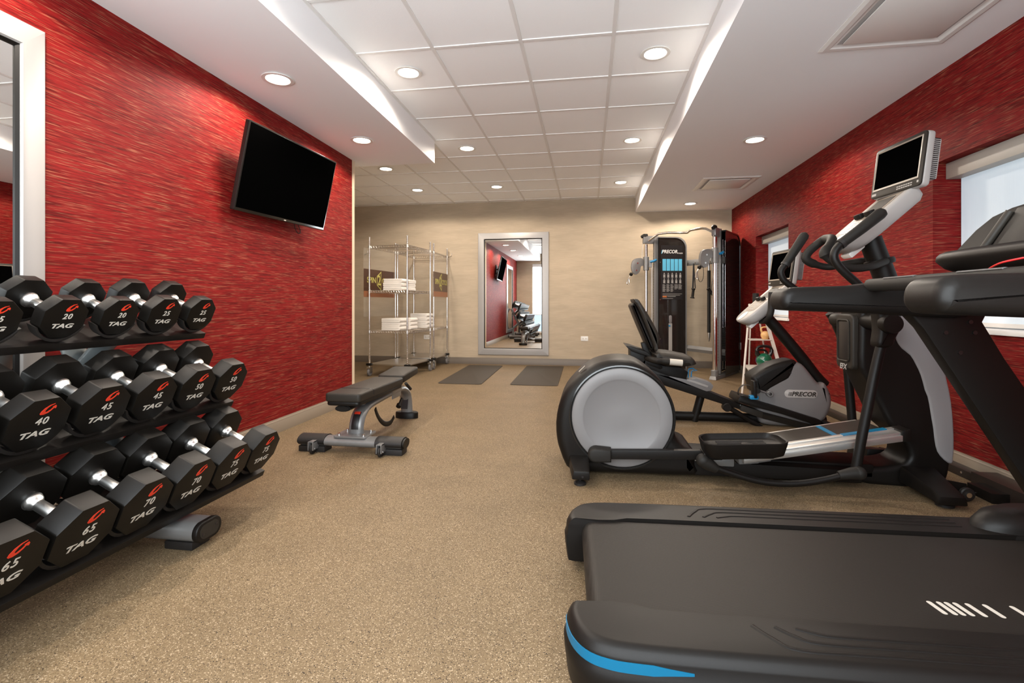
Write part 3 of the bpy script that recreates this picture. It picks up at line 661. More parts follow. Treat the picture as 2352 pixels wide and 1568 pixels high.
# ================================================================== CABLE MACHINE
cm = thing('cable_machine', 'dual tower cable machine with chrome columns and black weight shrouds in the corner', 'cable machine', (1.4, 7.6, 0))
def tower(col, back, tag_):
    # col: floor point of the chrome column, back: floor point of the far end of the weight shroud
    col = Vector((*col, 0)); back = Vector((*back, 0)); d = (back-col).normalized(); n = Vector((-d.y, d.x, 0)); Lt = (back-col).length
    if n.y > 0: n = -n
    def P(a, b, z): return col+d*a+n*b+Vector((0, 0, z))
    H = 2.06
    obj('chrome_column', MB().cyl(P(0, 0, .10), P(0, 0, 1.95), .024 if tag_ == 'A' else .032, 20), M_chrome, cm)
    s0 = .12 if tag_ == 'A' else .14
    obj('adjust_upright', MB().loft([[P(a, b, .06) for a, b in ((s0, -.035), (s0+.06, -.035), (s0+.06, .035), (s0, .035))], [P(a, b, H+.02) for a, b in ((s0, -.035), (s0+.06, -.035), (s0+.06, .035), (s0, .035))]]), M_silver, cm, bev=.004)
    hl = MB()
    for k in range(40): z = .25+k*.04; c0 = P(s0-.001, 0, z); hl.cyl(c0-d*.0005, c0-d*.003, .006, 8)
    obj('height_holes', hl, M_olabel, cm)
    pr = [(s0+.05, .04), (s0+.05, H)]
    for k in range(9): a = PI/2*(1-k/8); pr.append((Lt-.16+.16*math.cos(a), H-.16+.16*math.sin(a)))
    pr.append((Lt, .04))
    for sgn, nm in ((1, 'front_shroud'), (-1, 'rear_shroud')):
        m = MB().loft([[P(a, sgn*.085, z) for a, z in pr], [P(a, sgn*.088, z) for a, z in pr]])
        obj(nm, m, M_smoke if sgn == 1 else M_blackg, cm)
    rimv = [(a, z) for a, z in pr[1:]]
    rim = MB()
    rings = []
    for i, (a, z) in enumerate(rimv):
        cxn, czn = (s0+Lt)/2, 1.0
        ia = a-(.018 if a > Lt-.2 else 0)*1; iz = z-(.018 if z > H-.16 else 0)
        rings.append([P(a, -.095, z), P(a, .095, z), P(ia-.0, .095, iz), P(ia, -.095, iz)])
    rim.loft(rings); obj('shroud_rim', rim, M_silver if tag_ == 'A' else M_blackg, cm)
    obj('top_arm', MB().loft([[P(a, -.03, z) for a, z in ((-.05, H-.10), (s0+.06, H-.10), (s0+.06, H+.02), (-.05, H+.02))], [P(a, .03, z) for a, z in ((-.05, H-.10), (s0+.06, H-.10), (s0+.06, H+.02), (-.05, H+.02))]]), M_silver, cm, bev=.012)
    obj('top_knob', MB().tube([P(-.075, 0, H+.005), P(-.03, 0, H+.02), P(.02, 0, H+.025)], [.022, .035, .03], 12), M_foam, cm)
    # pulley carriage
    zc = 1.66 if tag_ == 'A' else 1.70
    obj('pulley_sleeve', MB().cyl(P(0, 0, zc-.11), P(0, 0, zc+.10), .045, 16, .006).box(*(lambda q: (q.x-.03, q.x+.03, q.y-.03, q.y+.03, zc-.06, zc+.05))(P(.06, 0, 0))), M_silver, cm)
    pu = smooth2([(-.06, zc+.07), (-.15, zc+.075), (-.21, zc+.04), (-.235, zc-.05), (-.215, zc-.14), (-.16, zc-.175), (-.105, zc-.13), (-.085, zc-.05), (-.05, zc-.03)], 4)
    P0 = P
    if tag_ == 'B':
        e = Vector((-.93, -.37, 0)); e2 = Vector((.37, -.93, 0))
        P = lambda a, b, z: col-e*a+e2*b+Vector((0, 0, z))
    pl_ = obj('pulley_plate', MB().loft([[P(a, -.022, z) for a, z in pu], [P(a, .022, z) for a, z in pu]]), M_silver, cm, bev=.003)
    bo = MB()
    for a, z in ((-.14, zc), (-.16, zc-.11)): bo.cyl(P(a, .022, z), P(a, .030, z), .012, 12)
    obj('pulley_bolts', bo, M_chrome, pl_)
    obj('cable_stop', MB().ball(P(-.235, .0, zc-.17), .028), M_black, cm)
    hk = [P(-.25, 0, zc-.19), P(-.285, 0, zc-.25), P(-.30, 0, zc-.31), P(-.275, 0, zc-.33), P(-.262, 0, zc-.29), P(-.27, 0, zc-.24)]
    obj('carabiner', MB().tube(smooth(hk, 4), .0045, 8), M_chrome, cm)
    P = P0
    ca = MB().tube([P(-.055, .0, H-.09), P(-.065, 0, zc+.06)], .003, 6).tube([P(s0-.02, .0, zc-.05), P(s0-.02, 0, .2)], .003, 6).tube([P(s0-.035, .0, zc-.05), P(s0-.035, 0, .2)], .003, 6)
    obj('cable', ca, M_steel, cm)
    obj('base_foot', MB().loft([[P(a, b, 0) for a, b in ((-.10, -.05), (Lt+.02, -.07), (Lt+.02, .07), (-.10, .05))], [P(a, b, .05) for a, b in ((-.08, -.04), (Lt+.02, -.06), (Lt+.02, .06), (-.08, .04))]]), M_silver, cm, bev=.01)
    obj('column_socket', MB().cyl(P(0, 0, .04), P(0, 0, .13), .05, 16, .01), M_silver, cm)
    # weight stack inside
    st = MB(); a0 = s0+.17 if tag_ == 'A' else s0+.2
    for k in range(15): st.loft([[P(a, b, .22+k*.032) for a, b in ((a0, -.055), (a0+.16, -.055), (a0+.16, .055), (a0, .055))], [P(a, b, .22+k*.032+.028) for a, b in ((a0, -.055), (a0+.16, -.055), (a0+.16, .055), (a0, .055))]])
    obj('weight_stack', st, M_black, cm)
    obj('guide_rods', MB().cyl(P(a0+.03, 0, .1), P(a0+.03, 0, 1.95), .007, 10).cyl(P(a0+.13, 0, .1), P(a0+.13, 0, 1.95), .007, 10), M_chrome, cm)
    obj('adjust_lever', MB().tube([P(.05, .04, zc+.02), P(.10, .06, zc+.03), P(.14, .07, zc+.05)], [.014, .020, .016], 10), M_blued, cm)
    return P, s0, Lt, n, d
PA, s0, LA, nA, dA = tower((.885, 7.80), (1.475, 7.93), 'A')
PB, sB, LB, nB, dB = tower((1.715, 7.07), (2.185, 7.86), 'B')
# printed placard inside the left shroud
def onA(a, b, z): return PA(a, .0895, z)
F = frame(PA(s0+.05, .0905, 0), dA, (0, 0, 1))
lab = obj('placard', MB().box(.03, .37, 1.10, 1.93, 0, .001), M_olabel, cm, M=F)
wd = .054
for k in range(5):
    x = .055+k*.0625
    obj('placard_picture', MB().box(x, x+wd, 1.54, 1.72, .001, .0018), M_blab, lab, M=F)
    pr = MB()
    for r_ in range(2): pr.cyl((x+.027, 1.50-.085*r_, .001), (x+.027, 1.50-.085*r_, .002), .010, 10).box(x+.012, x+.042, 1.435-.085*r_, 1.485-.085*r_, .001, .0018)
    for r_ in range(9 if k < 3 else 6): pr.box(x, x+wd*random.uniform(.6, 1), 1.325-r_*.013, 1.331-r_*.013, .001, .0016)
    obj('placard_print', pr, M_graph, lab, M=F)
obj('placard_print', MB().box(.055, .36, 1.185, 1.19, .001, .0016).box(.055, .33, 1.165, 1.17, .001, .0016).box(.13, .26, 1.145, 1.152, .001, .0016).box(.055, .22, 1.115, 1.12, .001, .0016), M_graph, lab, M=F)
obj('placard_orange', MB().box(.055, .12, 1.135, 1.155, .001, .0018), M_orange, lab, M=F)
text('brand_lettering', 'PRECOR', .072, M_white2, lab, F@Matrix.Translation((.165, 1.83, .002)), bold=.0015, shear=.2, sx=.9)
text('brand_lettering', 'FTS GLIDE', .022, M_white2, lab, F@Matrix.Translation((.325, 1.808, .002)), bold=.0005, sx=.9)
obj('brand_bars', MB().prism([(.035, 1.80), (.045, 1.80), (.057, 1.855), (.047, 1.855)], 'z', .001, .002), M_blab, lab, M=F)
sn = MB()
for z in (.75, 1.35, 1.92):
    for a in (.02, .365): sn.cyl((a, z-.25, .0), (a, z-.25, .004), .007, 10)
obj('shroud_screws', sn, M_chrome, cm, M=F)
# stack decal strip, selector pin
obj('stack_scale', MB().box(.150, .205, .22, .74, .0005, .0015), M_graph, cm, M=F)
obj('selector_pin', MB().cyl((.16, .70, .002), (.16, .70, .02), .012, 12), M_blued, cm, M=F)
obj('stack_handle', MB().pillow(roundrect(.155, .20, .74, .86, .02, 4), 'z', .001, .008, .003, 2), M_grey, cm, M=F)
# pull up bar
a = PA(.0, 0, 2.03); b = PB(.0, 0, 2.03)
def seg(u, v, f): p = a.lerp(b, f); return atY(u, v, p.y)
pb = [seg(1490, 553, .02), seg(1502, 544, .08), seg(1513, 537, .16), seg(1536, 534, .33), seg(1560, 534.5, .5), seg(1580, 534, .62), seg(1583, 530, .65), seg(1588, 528, .68), seg(1612, 524, .82), seg(1621, 525, .88), seg(1636, 532, .98)]
obj('pull_up_bar', MB().tube(pb, .017, 12), M_chrome, cm)
obj('handle_hanger_rail', MB().tube([PA(LA, 0, 1.665), PB(LB*.35, .05, 1.655)], .045, 10, ref=(0, 0, 1), rb=.012), M_silver, cm)
obj('lower_crossbar', MB().tube([PA(LA-.02, 0, .36), PB(LB*.35, .05, .345)], .045, 4, ref=(0, 0, 1), rb=.02), M_silver, cm)
ra, rb_ = PA(LA, 0, 1.66), PB(LB*.35, .05, 1.655)
hk = MB()
for f_ in (.12, .30, .48, .66, .84): p = ra.lerp(rb_, f_)+Vector((-.02, -.03, -.01)); hk.tube([p, p+Vector((-.01, -.05, -.02)), p+Vector((-.01, -.06, .01))], .005, 6)
obj('rail_hooks', hk, M_chrome, cm)
def hangpt(f_): return ra.lerp(rb_, f_)+Vector((-.03, -.075, -.02))
p = hangpt(.27)
t = thing('hand_strap', 'black stirrup handle on a strap, hanging leftmost on the cable machine rail', 'hand strap', p)
obj('strap', MB().tube([p, p+Vector((-.006, 0, -.20)), p+Vector((-.012, 0, -.37))], .012, 8, ref=(1, 0, 0), rb=.003), M_rub, t)
obj('strap', MB().tube([p, p+Vector((.012, 0, -.20)), p+Vector((.022, 0, -.37))], .008, 8, ref=(1, 0, 0), rb=.003), M_rub, t)
obj('grip', MB().lathe([(.030, 0), (.034, .01), (.020, .02), (.019, .12), (.030, .14), (.026, .15)], p+Vector((-.02, 0, -.52)), (.12, 0, 1), 14), M_foam, t)
p = hangpt(.44)
t = thing('ankle_strap', 'black fabric loop strap hanging in the middle of the machine rail', 'strap', p)
pts = [p+Vector((.043*math.sin(a), 0, -.15+.13*math.cos(a))) for a in [2*PI*k/20 for k in range(20)]]
obj('strap_loop', MB().tube(pts, .005, 8, ref=(0, 1, 0), closed=True, rb=.004), M_rub, t)
p = hangpt(.64)+Vector((0, 0, -.02))
t = thing('curl_bar', 'long straight black sleeved bar hanging upright from the machine rail', 'bar', p)
obj('bar_sleeve', MB().cyl(p+Vector((0, 0, -.10)), p+Vector((.0, 0, -1.0)), .024, 14), M_foam, t)
obj('bar_end', MB().cyl(p, p+Vector((0, 0, -.10)), .014, 12), M_chrome, t)
obj('bar_end', MB().lathe([(.018, 0), (.017, -.06), (.012, -.10), (.004, -.13)], p+Vector((0, 0, -1.0)), (0, 0, 1), 14), M_steel, t)
p = hangpt(.76)
t = thing('hand_strap', 'black stirrup handle half hidden behind the right chrome column', 'hand strap', p)
obj('strap', MB().tube([p, p+Vector((-.04, 0, -.42))], .004, 8), M_rub, t)
obj('grip', MB().lathe([(.030, 0), (.034, .01), (.020, .02), (.019, .12), (.030, .14), (.026, .15)], p+Vector((.0, -.01, -.50)), (-.55, 0, .8), 14), M_foam, t)
#--PART2--
# ================================================================== TREADMILL
TR = Matrix.Translation((0, 1.6405, 0))@Matrix.Rotation(math.radians(2.5), 4, 'Z')
tm = thing('treadmill', 'large black treadmill with blue side stripe in the right foreground', 'treadmill', (1.0, 1.68, 0))
belt = roundrect(-.012, 1.80, .098, .19, .0455, 8)
bl_ = obj('running_belt', MB().prism(belt, 'y', -.272, .272), M_belt, tm, M=TR)
for i, x in enumerate((.93, .955, .975, .997, 1.028, 1.072, 1.14)):
    obj('slash_mark', MB().prism([(p-.12*(q+.17), q) for p, q in roundrect(x, x+.013, -.205, -.145, .006, 3)], 'z', .1903, .1908), M_letter, bl_, M=TR)
obj('deck_body', MB().box(.03, 2.0, -.40, .40, .03, .16), M_black, tm, M=TR)
outer = [(-.052, -.262), (-.058, -.30), (-.045, -.36), (-.015, -.405), (.03, -.428), (.10, -.438), (.30, -.444), (.80, -.447), (1.40, -.447), (1.95, -.447)]
inner = [(1.95, -.292), (1.40, -.292), (.80, -.292), (.30, -.292), (.16, -.288), (.11, -.268), (.05, -.262)]
outer = smooth2(outer, 4, False)
def offs(pts, d):
    out = []
    for i, p in enumerate(pts):
        a, b = pts[max(i-1, 0)], pts[min(i+1, len(pts)-1)]; dx, dy = b[0]-a[0], b[1]-a[1]; l = math.hypot(dx, dy)
        out.append((p[0]+dy/l*d, p[1]-dx/l*d))
    return out
for sy_, side in ((1, 'near'), (-1, 'far')):
    def rg(d, z, di=0): return [(x, y*sy_, z) for x, y in offs(outer, -d)]+[(x, (y+di)*sy_, z-0) for x, y in inner]
    m = MB().loft([rg(.010, .034), rg(-.010, .040), rg(-.018, .10), rg(-.020, .134), rg(-.014, .140), rg(-.012, .172), rg(-.010, .176), rg(-.002, .190), rg(.008, .1985), rg(.018, .200, .004)])
    o = obj('side_rail_cover', m, M_black, tm, M=TR, ang=50)
    k_ = [i for i, p in enumerate(outer) if p[0] < .235]; base = outer[:k_[-1]+1]
    if side == 'far': base = base[11:]
    n_ = len(base)
    lo = offs(base, .0145)
    st = MB(); rings = []
    for i, p in enumerate(lo):
        f_ = min(1, i/3.0)*min(1, (n_-1-i)/2.0); zc, hw = .157, .003+.0095*f_
        rings.append([(p[0], p[1]*sy_, zc-hw), (p[0], p[1]*sy_, zc+hw), (base[i][0], base[i][1]*sy_, zc+hw), (base[i][0], base[i][1]*sy_, zc-hw)])
    obj('blue_stripe', st.loft(rings), M_blue, o, M=TR)
    rd = MB()
    for (xs, y0, y1) in ((.40, -.325, -.408), (.455, -.325, -.378), (.505, -.325, -.348)):
        pth = smooth([(xs, y0*sy_, .2), (xs+.035, (y0+(y1-y0)*.6)*sy_, .2), (xs+.085, y1*sy_, .2), (xs+.3, y1*sy_, .2), (1.38, y1*sy_, .2)], 4)
        rd.tube(pth, .0030, 8, ref=(0, 0, 1), rb=.0065)
    obj('tread_ridges', rd, M_black, o, M=TR)
    # cover over the foot of the upright
    cv = smooth2([(1.42, -.36), (1.46, -.42), (1.56, -.462), (1.80, -.468), (2.04, -.45), (2.06, -.36), (1.80, -.285), (1.56, -.285), (1.46, -.31)], 3)
    m = MB().loft([[(x, y*sy_, z) for x, y in ([( (px_-1.75)*s_+1.75, (py_+.375)*s_-.375) for px_, py_ in cv])] for s_, z in ((.97, .03), (1.0, .06), (1.0, .16), (.97, .215), (.88, .245), (.70, .262))])
    obj('upright_foot_cover', m, M_black, tm, M=TR, ang=60)
    # upright
    up = [(1.20, 1.04), (1.50, 1.02), (1.475, .955), (1.55, .82), (1.96, .17), (1.74, .17), (1.40, .72), (1.27, .93), (1.22, .985)]
    m = MB().pillow(up, 'y', sy_*-.375, sy_*-.435, .008, 2)
    u_ = obj('upright', m, M_black, tm, M=TR)
    bt = MB()
    for x, z in ((1.345, .915), (1.445, .915), (1.395, .84), (1.43, .955)): bt.cyl((x, sy_*-.375, z), (x, sy_*-.3695, z), .008, 10); bt.cyl((x, sy_*-.435, z), (x, sy_*-.4405, z), .008, 10)
    obj('upright_bolts', bt, M_blackg, u_, M=TR)
    # hand rail
    hr = [(.745, 1.03), (.750, 1.062), (.768, 1.080), (.80, 1.087), (.92, 1.090), (1.02, 1.094), (1.10, 1.105), (1.30, 1.118), (1.42, 1.10), (1.46, 1.04), (1.40, .975), (1.25, .975), (1.10, .985), (.92, .992), (.78, .998), (.755, 1.008)]
    hr = smooth2(hr, 3)
    ya, yb = sy_*-.466, sy_*-.325
    obj('hand_rail', MB().pillow(hr, 'y', ya, yb, .030, 5), M_black, tm, M=TR, ang=60)
cb = obj('grip_crossbar', MB().tube([(1.06, -.34, 1.092), (1.06, .34, 1.092)], .024, 16, ref=(0, 0, 1), rb=.02), M_foam, tm, M=TR)
for sg in (-1, 1): obj('pulse_sensor', MB().tube([(1.055, sg*.09, 1.1135), (1.055, sg*.24, 1.1135)], .0035, 10, ref=(0, 0, 1), rb=.009), M_silver, cb, M=TR)
obj('front_crossbar', MB().box(1.30, 1.36, -.38, .38, 1.02, 1.08), M_black, tm, M=TR, bev=.01)
# console
def lipring(y, s_): return [(1.30+(x-1.30)*s_, y, 1.175+(z-1.175)*s_) for x, z in ((1.235, 1.192), (1.232, 1.172), (1.27, 1.140), (1.34, 1.115), (1.42, 1.12), (1.45, 1.18), (1.40, 1.205), (1.25, 1.207))]
m = MB().loft([lipring(y, s_) for y, s_ in ((-.315, .15), (-.30, .55), (-.28, .80), (-.24, .93), (-.12, 1), (.12, 1), (.24, .93), (.28, .80), (.30, .55), (.315, .15))])
obj('console_tray', m, M_black, tm, M=TR, ang=70)
ar = [(-.275, 1.19), (-.265, 1.215), (-.215, 1.275), (-.165, 1.312), (-.10, 1.330), (0, 1.340), (.10, 1.330), (.165, 1.312), (.215, 1.275), (.265, 1.215), (.275, 1.19)]
m = MB().loft([[(1.30+(z-1.19)*.35+t_, y*k, 1.19+(z-1.19)*k) for y, z in ar] for t_, k in ((0, .93), (.0, 1.0), (.03, 1.02), (.06, .95))])
o = obj('console_back', m, M_black, tm, M=TR, ang=50)
m = MB().loft([[(1.297+(z-1.19)*.35+t_, y, z) for y, z in ((-.12, 1.19), (.12, 1.19), (.07, 1.325), (-.07, 1.325))] for t_ in (-.006, .004)])
obj('center_panel', m, M_black, o, M=TR, bev=.003)
for sg in (-1, 1): obj('panel_rib', MB().tube([(1.293, sg*.145, 1.195), (1.335, sg*.09, 1.318)], .012, 10), M_vinyl, o, M=TR)
obj('safety_cord', MB().tube(smooth([(1.24, .03, 1.128), (1.20, .0, 1.122), (1.17, -.05, 1.129), (1.16, -.10, 1.14), (1.19, -.13, 1.15)], 4), .0028, 6), M_redcord, tm, M=TR)
obj('motor_hood', MB().loft([[(x, y, z) for x, z in ((1.70, .19), (1.76, .26), (1.95, .30), (2.08, .26), (2.10, .05), (1.75, .05))] for y in (-.30, .30)]), M_black, tm, M=TR, bev=.02)
for x in (.10, 1.9):
    for y in (-.36, .36): obj('levelling_foot', MB().cyl((x, y, 0), (x, y, .05), .03, 14), M_rub, tm, M=TR)
# ================================================================== shared console for elliptical and bike
def console(parent, dx, dy, dz):
    # built where the elliptical carries it, moved by (dx, dy, dz) for the bike
    M = Matrix.Translation((dx, dy, dz)); yn, yf = 3.02, 3.35; yc = (yn+yf)/2
    A = Vector((1.43, 0, 1.365)); B = Vector((1.79, 0, 1.690)); u = (B-A).normalized(); L_ = (B-A).length
    n = Vector((-u.z, 0, u.x))
    F = Matrix((u, Vector((0, 1, 0)), n)).transposed().to_4x4(); F.translation = Vector((A.x, yc, A.z)); F = M@F
    # outline in slope coordinates (s, y)
    hw = (yf-yn)/2
    out = smooth2([(-.005, 0), (.005, hw*.55), (.05, hw*.88), (.14, hw*.99), (.30, hw), (L_-.05, hw*.98), (L_, hw*.90), (L_+.005, 0), (L_, -hw*.90), (L_-.05, -hw*.98), (.30, -hw), (.14, -hw*.99), (.05, -hw*.88), (.005, -hw*.55)], 3)
    cxs = L_*.5
    def rg(k, dz_, sh=0): return [((p[0]-cxs)*k+cxs+sh, p[1]*k, dz_) for p in out]
    m = MB().loft([rg(.62, -.098, .02), rg(.84, -.092, .015), rg(.955, -.070, .01), rg(.99, -.040, .005), rg(1, -.018), rg(.985, -.004), rg(.955, 0)])
    o = obj('console_housing', m, M_greyc, parent, M=F, ang=60)
    pn = smooth2([(.115, 0), (.125, hw*.52), (.17, hw*.68), (L_-.06, hw*.72), (L_-.015, hw*.55), (L_-.01, 0), (L_-.015, -hw*.55), (L_-.06, -hw*.72), (.17, -hw*.68), (.125, -hw*.52)], 3)
    pnl = obj('control_panel', MB().prism(pn, 'z', .0, .002), M_membrane, o, M=F)
    bt = MB()
    for i in range(4):
        for j in range(4): bt.prism(roundrect(.135+i*.024, .151+i*.024, -.06+j*.034, -.038+j*.034, .004, 2), 'z', .002, .0035)
    obj('panel_buttons', bt, M_greyc, pnl, M=F)
    obj('led_window', MB().prism(roundrect(L_-.20, L_-.07, -.09, .09, .006, 2), 'z', .002, .0028), M_vinyl, pnl, M=F)
    for y in (-.055, .055): obj('media_ledge', MB().box(.245, .275, y-.035, y+.035, .0, .030, Matrix.Rotation(.3, 3, 'Y')), M_black, o, M=F, bev=.006)
    obj('storage_tray', MB().lathe([(.030, .0005), (.052, .0005), (.054, .003), (.046, .003), (.038, .0015)], (.055, 0, 0), (0, 0, 1), 20), M_white2, o, M=F)
    obj('port_box', MB().box(.02, .12, -.05, .05, -.118, -.085), M_white2, o, M=F, bev=.01)
    # screen
    S = frame(Vector((1.762, 3.140, 1.815)), (.11, -1, 0), (.13, 0.014, 1))
    S = M@S; w_, h_ = .395, .305
    s_ = obj('monitor_housing', MB().pillow(roundrect(-w_/2, w_/2, -h_/2, h_/2, .022, 4), 'z', -.050, -.008, .012, 3).pillow(roundrect(-w_/2+.05, w_/2-.03, -h_/2+.05, h_/2-.03, .01, 3), 'z', -.105, -.045, .008, 2), M_greyc, parent, M=S)
    sm = MB()
    for k in range(22): sm.box(w_/2-.0305, w_/2-.0285, -.105+k*.0105, -.1+k*.0105, -.095, -.065)
    obj('vent_slots', sm, M_olabel, s_, M=S)
    bz = MB(); rr = [roundrect(-w_/2+a, w_/2-a, -h_/2+a, h_/2-a, .020, 4) for a in (.002, .004)]; ri = [(-w_/2+.022, -h_/2+.055), (w_/2-.030, -h_/2+.055), (w_/2-.030, h_/2-.028), (-w_/2+.022, h_/2-.028)]
    bz.pillow(rr[0], 'z', -.012, .0, .004, 2)
    b_ = obj('monitor_bezel', bz, M_vinyl, s_, M=S)
    obj('monitor_screen', MB().box(-w_/2+.026, w_/2-.030, -h_/2+.055, h_/2-.030, -.001, .0012), M_screen, s_, M=S)
    obj('bezel_frame', MB().loft([[(x, y, .0005) for x, y in ((-w_/2+.018, -h_/2+.044), (w_/2-.020, -h_/2+.044), (w_/2-.020, h_/2-.022), (-w_/2+.018, h_/2-.022))], [(x, y, .003) for x, y in ((-w_/2+.018, -h_/2+.044), (w_/2-.020, -h_/2+.044), (w_/2-.020, h_/2-.022), (-w_/2+.018, h_/2-.022))], [(x, y, .0013) for x, y in ((-w_/2+.026, -h_/2+.055), (w_/2-.030, -h_/2+.055), (w_/2-.030, h_/2-.030), (-w_/2+.026, h_/2-.030))]], cap=False), M_membrane, b_, M=S, ang=10)
    kb = MB()
    for k in range(7): kb.box(.02+k*.017, .033+k*.017, -h_/2+.014, -h_/2+.020, .0, .001).box(.02+k*.017, .033+k*.017, -h_/2+.026, -h_/2+.032, .0, .001)
    kb.box(w_/2-.028, w_/2-.016, -h_/2+.020, -h_/2+.032, 0, .0015).box(-w_/2+.014, -w_/2+.05, -h_/2+.016, -h_/2+.030, 0, .001)
    obj('screen_buttons', kb, M_graph, b_, M=S)
    obj('monitor_neck', MB().cyl((1.80, yc-.05, 1.66), (1.80, yc-.05, 1.72), .03, 14), M_greyc, parent, M=M)
# ================================================================== ELLIPTICAL
el = thing('elliptical_trainer', 'black and grey elliptical trainer with big round rear disc behind the treadmill', 'elliptical', (.9, 3.15, 0))
YN, YFR = 2.95, 3.40
shell = [(1347, 1088), (1318, 1083), (1300, 1074), (1284, 1035), (1278, 1010), (1276, 974), (1282, 935), (1296, 901), (1318, 874.5), (1340, 853), (1364, 838), (1396, 829), (1430, 826.5), (1459, 831), (1485, 844), (1510, 864), (1529, 888), (1541, 915), (1548, 945), (1551, 974), (1553, 998), (1560, 1016), (1576, 1030), (1597, 1040), (1600, 1070), (1598, 1096), (1478, 1092)]
sh = obj('disc_housing', MB().pillow(XZ([(a, b) for a, b in smooth2(shell, 2)], YN), 'y', YN, YFR, .055, 6), M_black, el, ang=60)
c0 = atY(1427.5, 958.5, YN); rr = .285
obj('disc_groove', MB().lathe([(rr+.022, -.02), (rr+.022, .004), (rr+.014, .006), (rr+.006, -.004), (rr+.006, -.02)], (c0.x, YN, c0.z), (0, -1, 0), 64), M_blackg, sh)
obj('cover_disc', MB().lathe([(rr+.004, -.01), (rr+.004, .004), (rr-.004, .008), (rr*.80, .008), (rr*.775, .006), (rr*.75, .001), (rr*.2, .001), (0, .001)], (c0.x, YN, c0.z), (0, -1, 0), 72), M_grey, sh)
obj('warning_label', MB().box(-.012, .012, -.025, .025, 0, .001), M_letter, sh, M=frame(atY(1341, 853, YN+.06)+Vector((-.012, 0, .018)), (0, 1, 0), (.70, 0, .70)))
def bx_(name, x0, x1, y0, y1, z0, z1, m_, par, bev=.006): return obj(name, MB().box(x0, x1, y0, y1, z0, z1), m_, par, bev=bev)
# rear feet, levelling pads
for sy_, yy in ((1, YN), (-1, YFR)):
    d = -1 if sy_ == 1 else 1
    m = MB().loft([[(-.115, yy-d*.03, .05), (.005, yy-d*.03, .05), (.005, yy-d*.03, .13), (-.115, yy-d*.03, .13)], [(-.09, yy+d*.17, .035), (.01, yy+d*.17, .035), (.01, yy+d*.17, .085), (-.08, yy+d*.17, .085)]])
    f_ = obj('rear_foot', m, M_black, el, bev=.01)
    obj('levelling_pad', MB().lathe([(.034, 0), (.034, .012), (.02, .018), (.008, .022), (.008, .05)], (-.045, yy+d*.13, 0), (0, 0, 1), 18), M_rub, f_)
    obj('foot_screw', MB().cyl((-.03, yy+d*.171, .055), (-.03, yy+d*.1725, .055), .006, 10), M_olabel, f_)
obj('base_beam', MB().box(.45, 1.60, 3.06, 3.30, .035, .115), M_black, el, bev=.01)
obj('base_cover', MB().loft([[(.55, y, .03), (1.50, y, .03), (1.50, y, .10), (.62, y, .115), (.55, y, .115)] for y in (YN+.03, YFR-.03)]), M_black, el, bev=.01)
obj('beam_bracket', MB().box(.84, .95, YN-.01, 3.10, .12, .185, Matrix.Rotation(-.1, 3, 'Y')).box(.70, .82, YN-.01, 3.10, .10, .145), M_silver, el, bev=.01)
# front tower
tow = [(1975, 842), (1990, 868), (2005, 899), (2020, 928), (2034, 958), (2050, 985), (2068, 1000), (2082, 1022), (2091, 1046), (2084, 1060), (2064, 1069), (2030, 1073), (1979, 1078), (1975, 1108), (2040, 1118), (2105, 1124), (2150, 1120), (2176, 1108), (2186, 1068), (2189, 1031), (2188, 982), (2183, 925), (2171, 866), (2154, 812), (2131, 773), (2108, 727), (2085, 690), (2040, 688), (1985, 692), (1977, 716), (1976, 780)]
tw_ = obj('front_tower', MB().pillow(XZ(smooth2(tow, 2), 3.06), 'y', 3.06, 3.30, .03, 5), M_black, el, ang=60)
wp = [(2050, 700), (2055, 727), (2056, 755), (2059, 780), (2072, 800), (2092, 816), (2105, 838), (2116, 862), (2125, 895), (2132, 926), (2137, 956), (2142, 985), (2145, 1012), (2151, 1037), (2166, 1056), (2184, 1066), (2187, 1050), (2189, 1031), (2188, 982), (2183, 925), (2171, 866), (2154, 812), (2131, 773), (2108, 727), (2090, 695)]
pp = XZ(smooth2(wp, 2), 3.055); cxp = sum(p[0] for p in pp)/len(pp); czp = sum(p[1] for p in pp)/len(pp)
pp = [(x+.006*(1 if x > cxp+.0 else 0), z) for x, z in pp]
obj('grey_side_panel', MB().prism(pp, 'y', 3.052, 3.308), M_grey2, tw_, ang=60, bev=.012, seg=3)
hb = [(2108, 727), (2131, 773), (2120, 770), (2090, 745), (2062, 735), (2055, 722)]
# recessed inner spine of the tower with slots
sp = MB()
for i, (u, v) in enumerate(((1986, 872), (1992, 884), (2022, 940), (2030, 956), (2038, 972))):
    p = atY(u, v, 3.18); sp.box(p.x-.012, p.x+.004, 3.10, 3.26, p.z-.012, p.z+.006, Matrix.Rotation(.6, 3, 'Y'))
obj('vent_slots', sp, M_olabel, tw_)
# bottle holder panel
bh = obj('bottle_holder', MB().pillow(roundrect(3.085, 3.275, .645, .965, .03, 4), 'x', 1.500, 1.60, .012, 3), M_vinyl, el)
ph = MB().box(0, .0, 0, 0, 0, 0)
pA_ = Vector((1.4985, 0, 0))
def holder_face(y0, y1, z0, z1, d): return MB().box(pA_.x-d, pA_.x+.004, y0, y1, z0, z1)
obj('holder_opening', holder_face(3.125, 3.235, .70, .92, .003), M_olabel, bh, bev=.001)
obj('holder_rim', MB().tube([(pA_.x-.002, y, z) for y, z in roundrect(3.115, 3.245, .69, .93, .02, 4)], .006, 6, closed=True), M_vinyl, bh)
text('model_lettering', 'EFX', .045, M_graph, bh, frame((pA_.x-.003, 3.18, .655), (0, -1, 0), (0, 0, 1)), bold=.001, shear=.2)
obj('pivot_axle', MB().cyl((1.575, 2.86, .925), (1.575, 3.44, .925), .045, 20, .005), M_black, el)
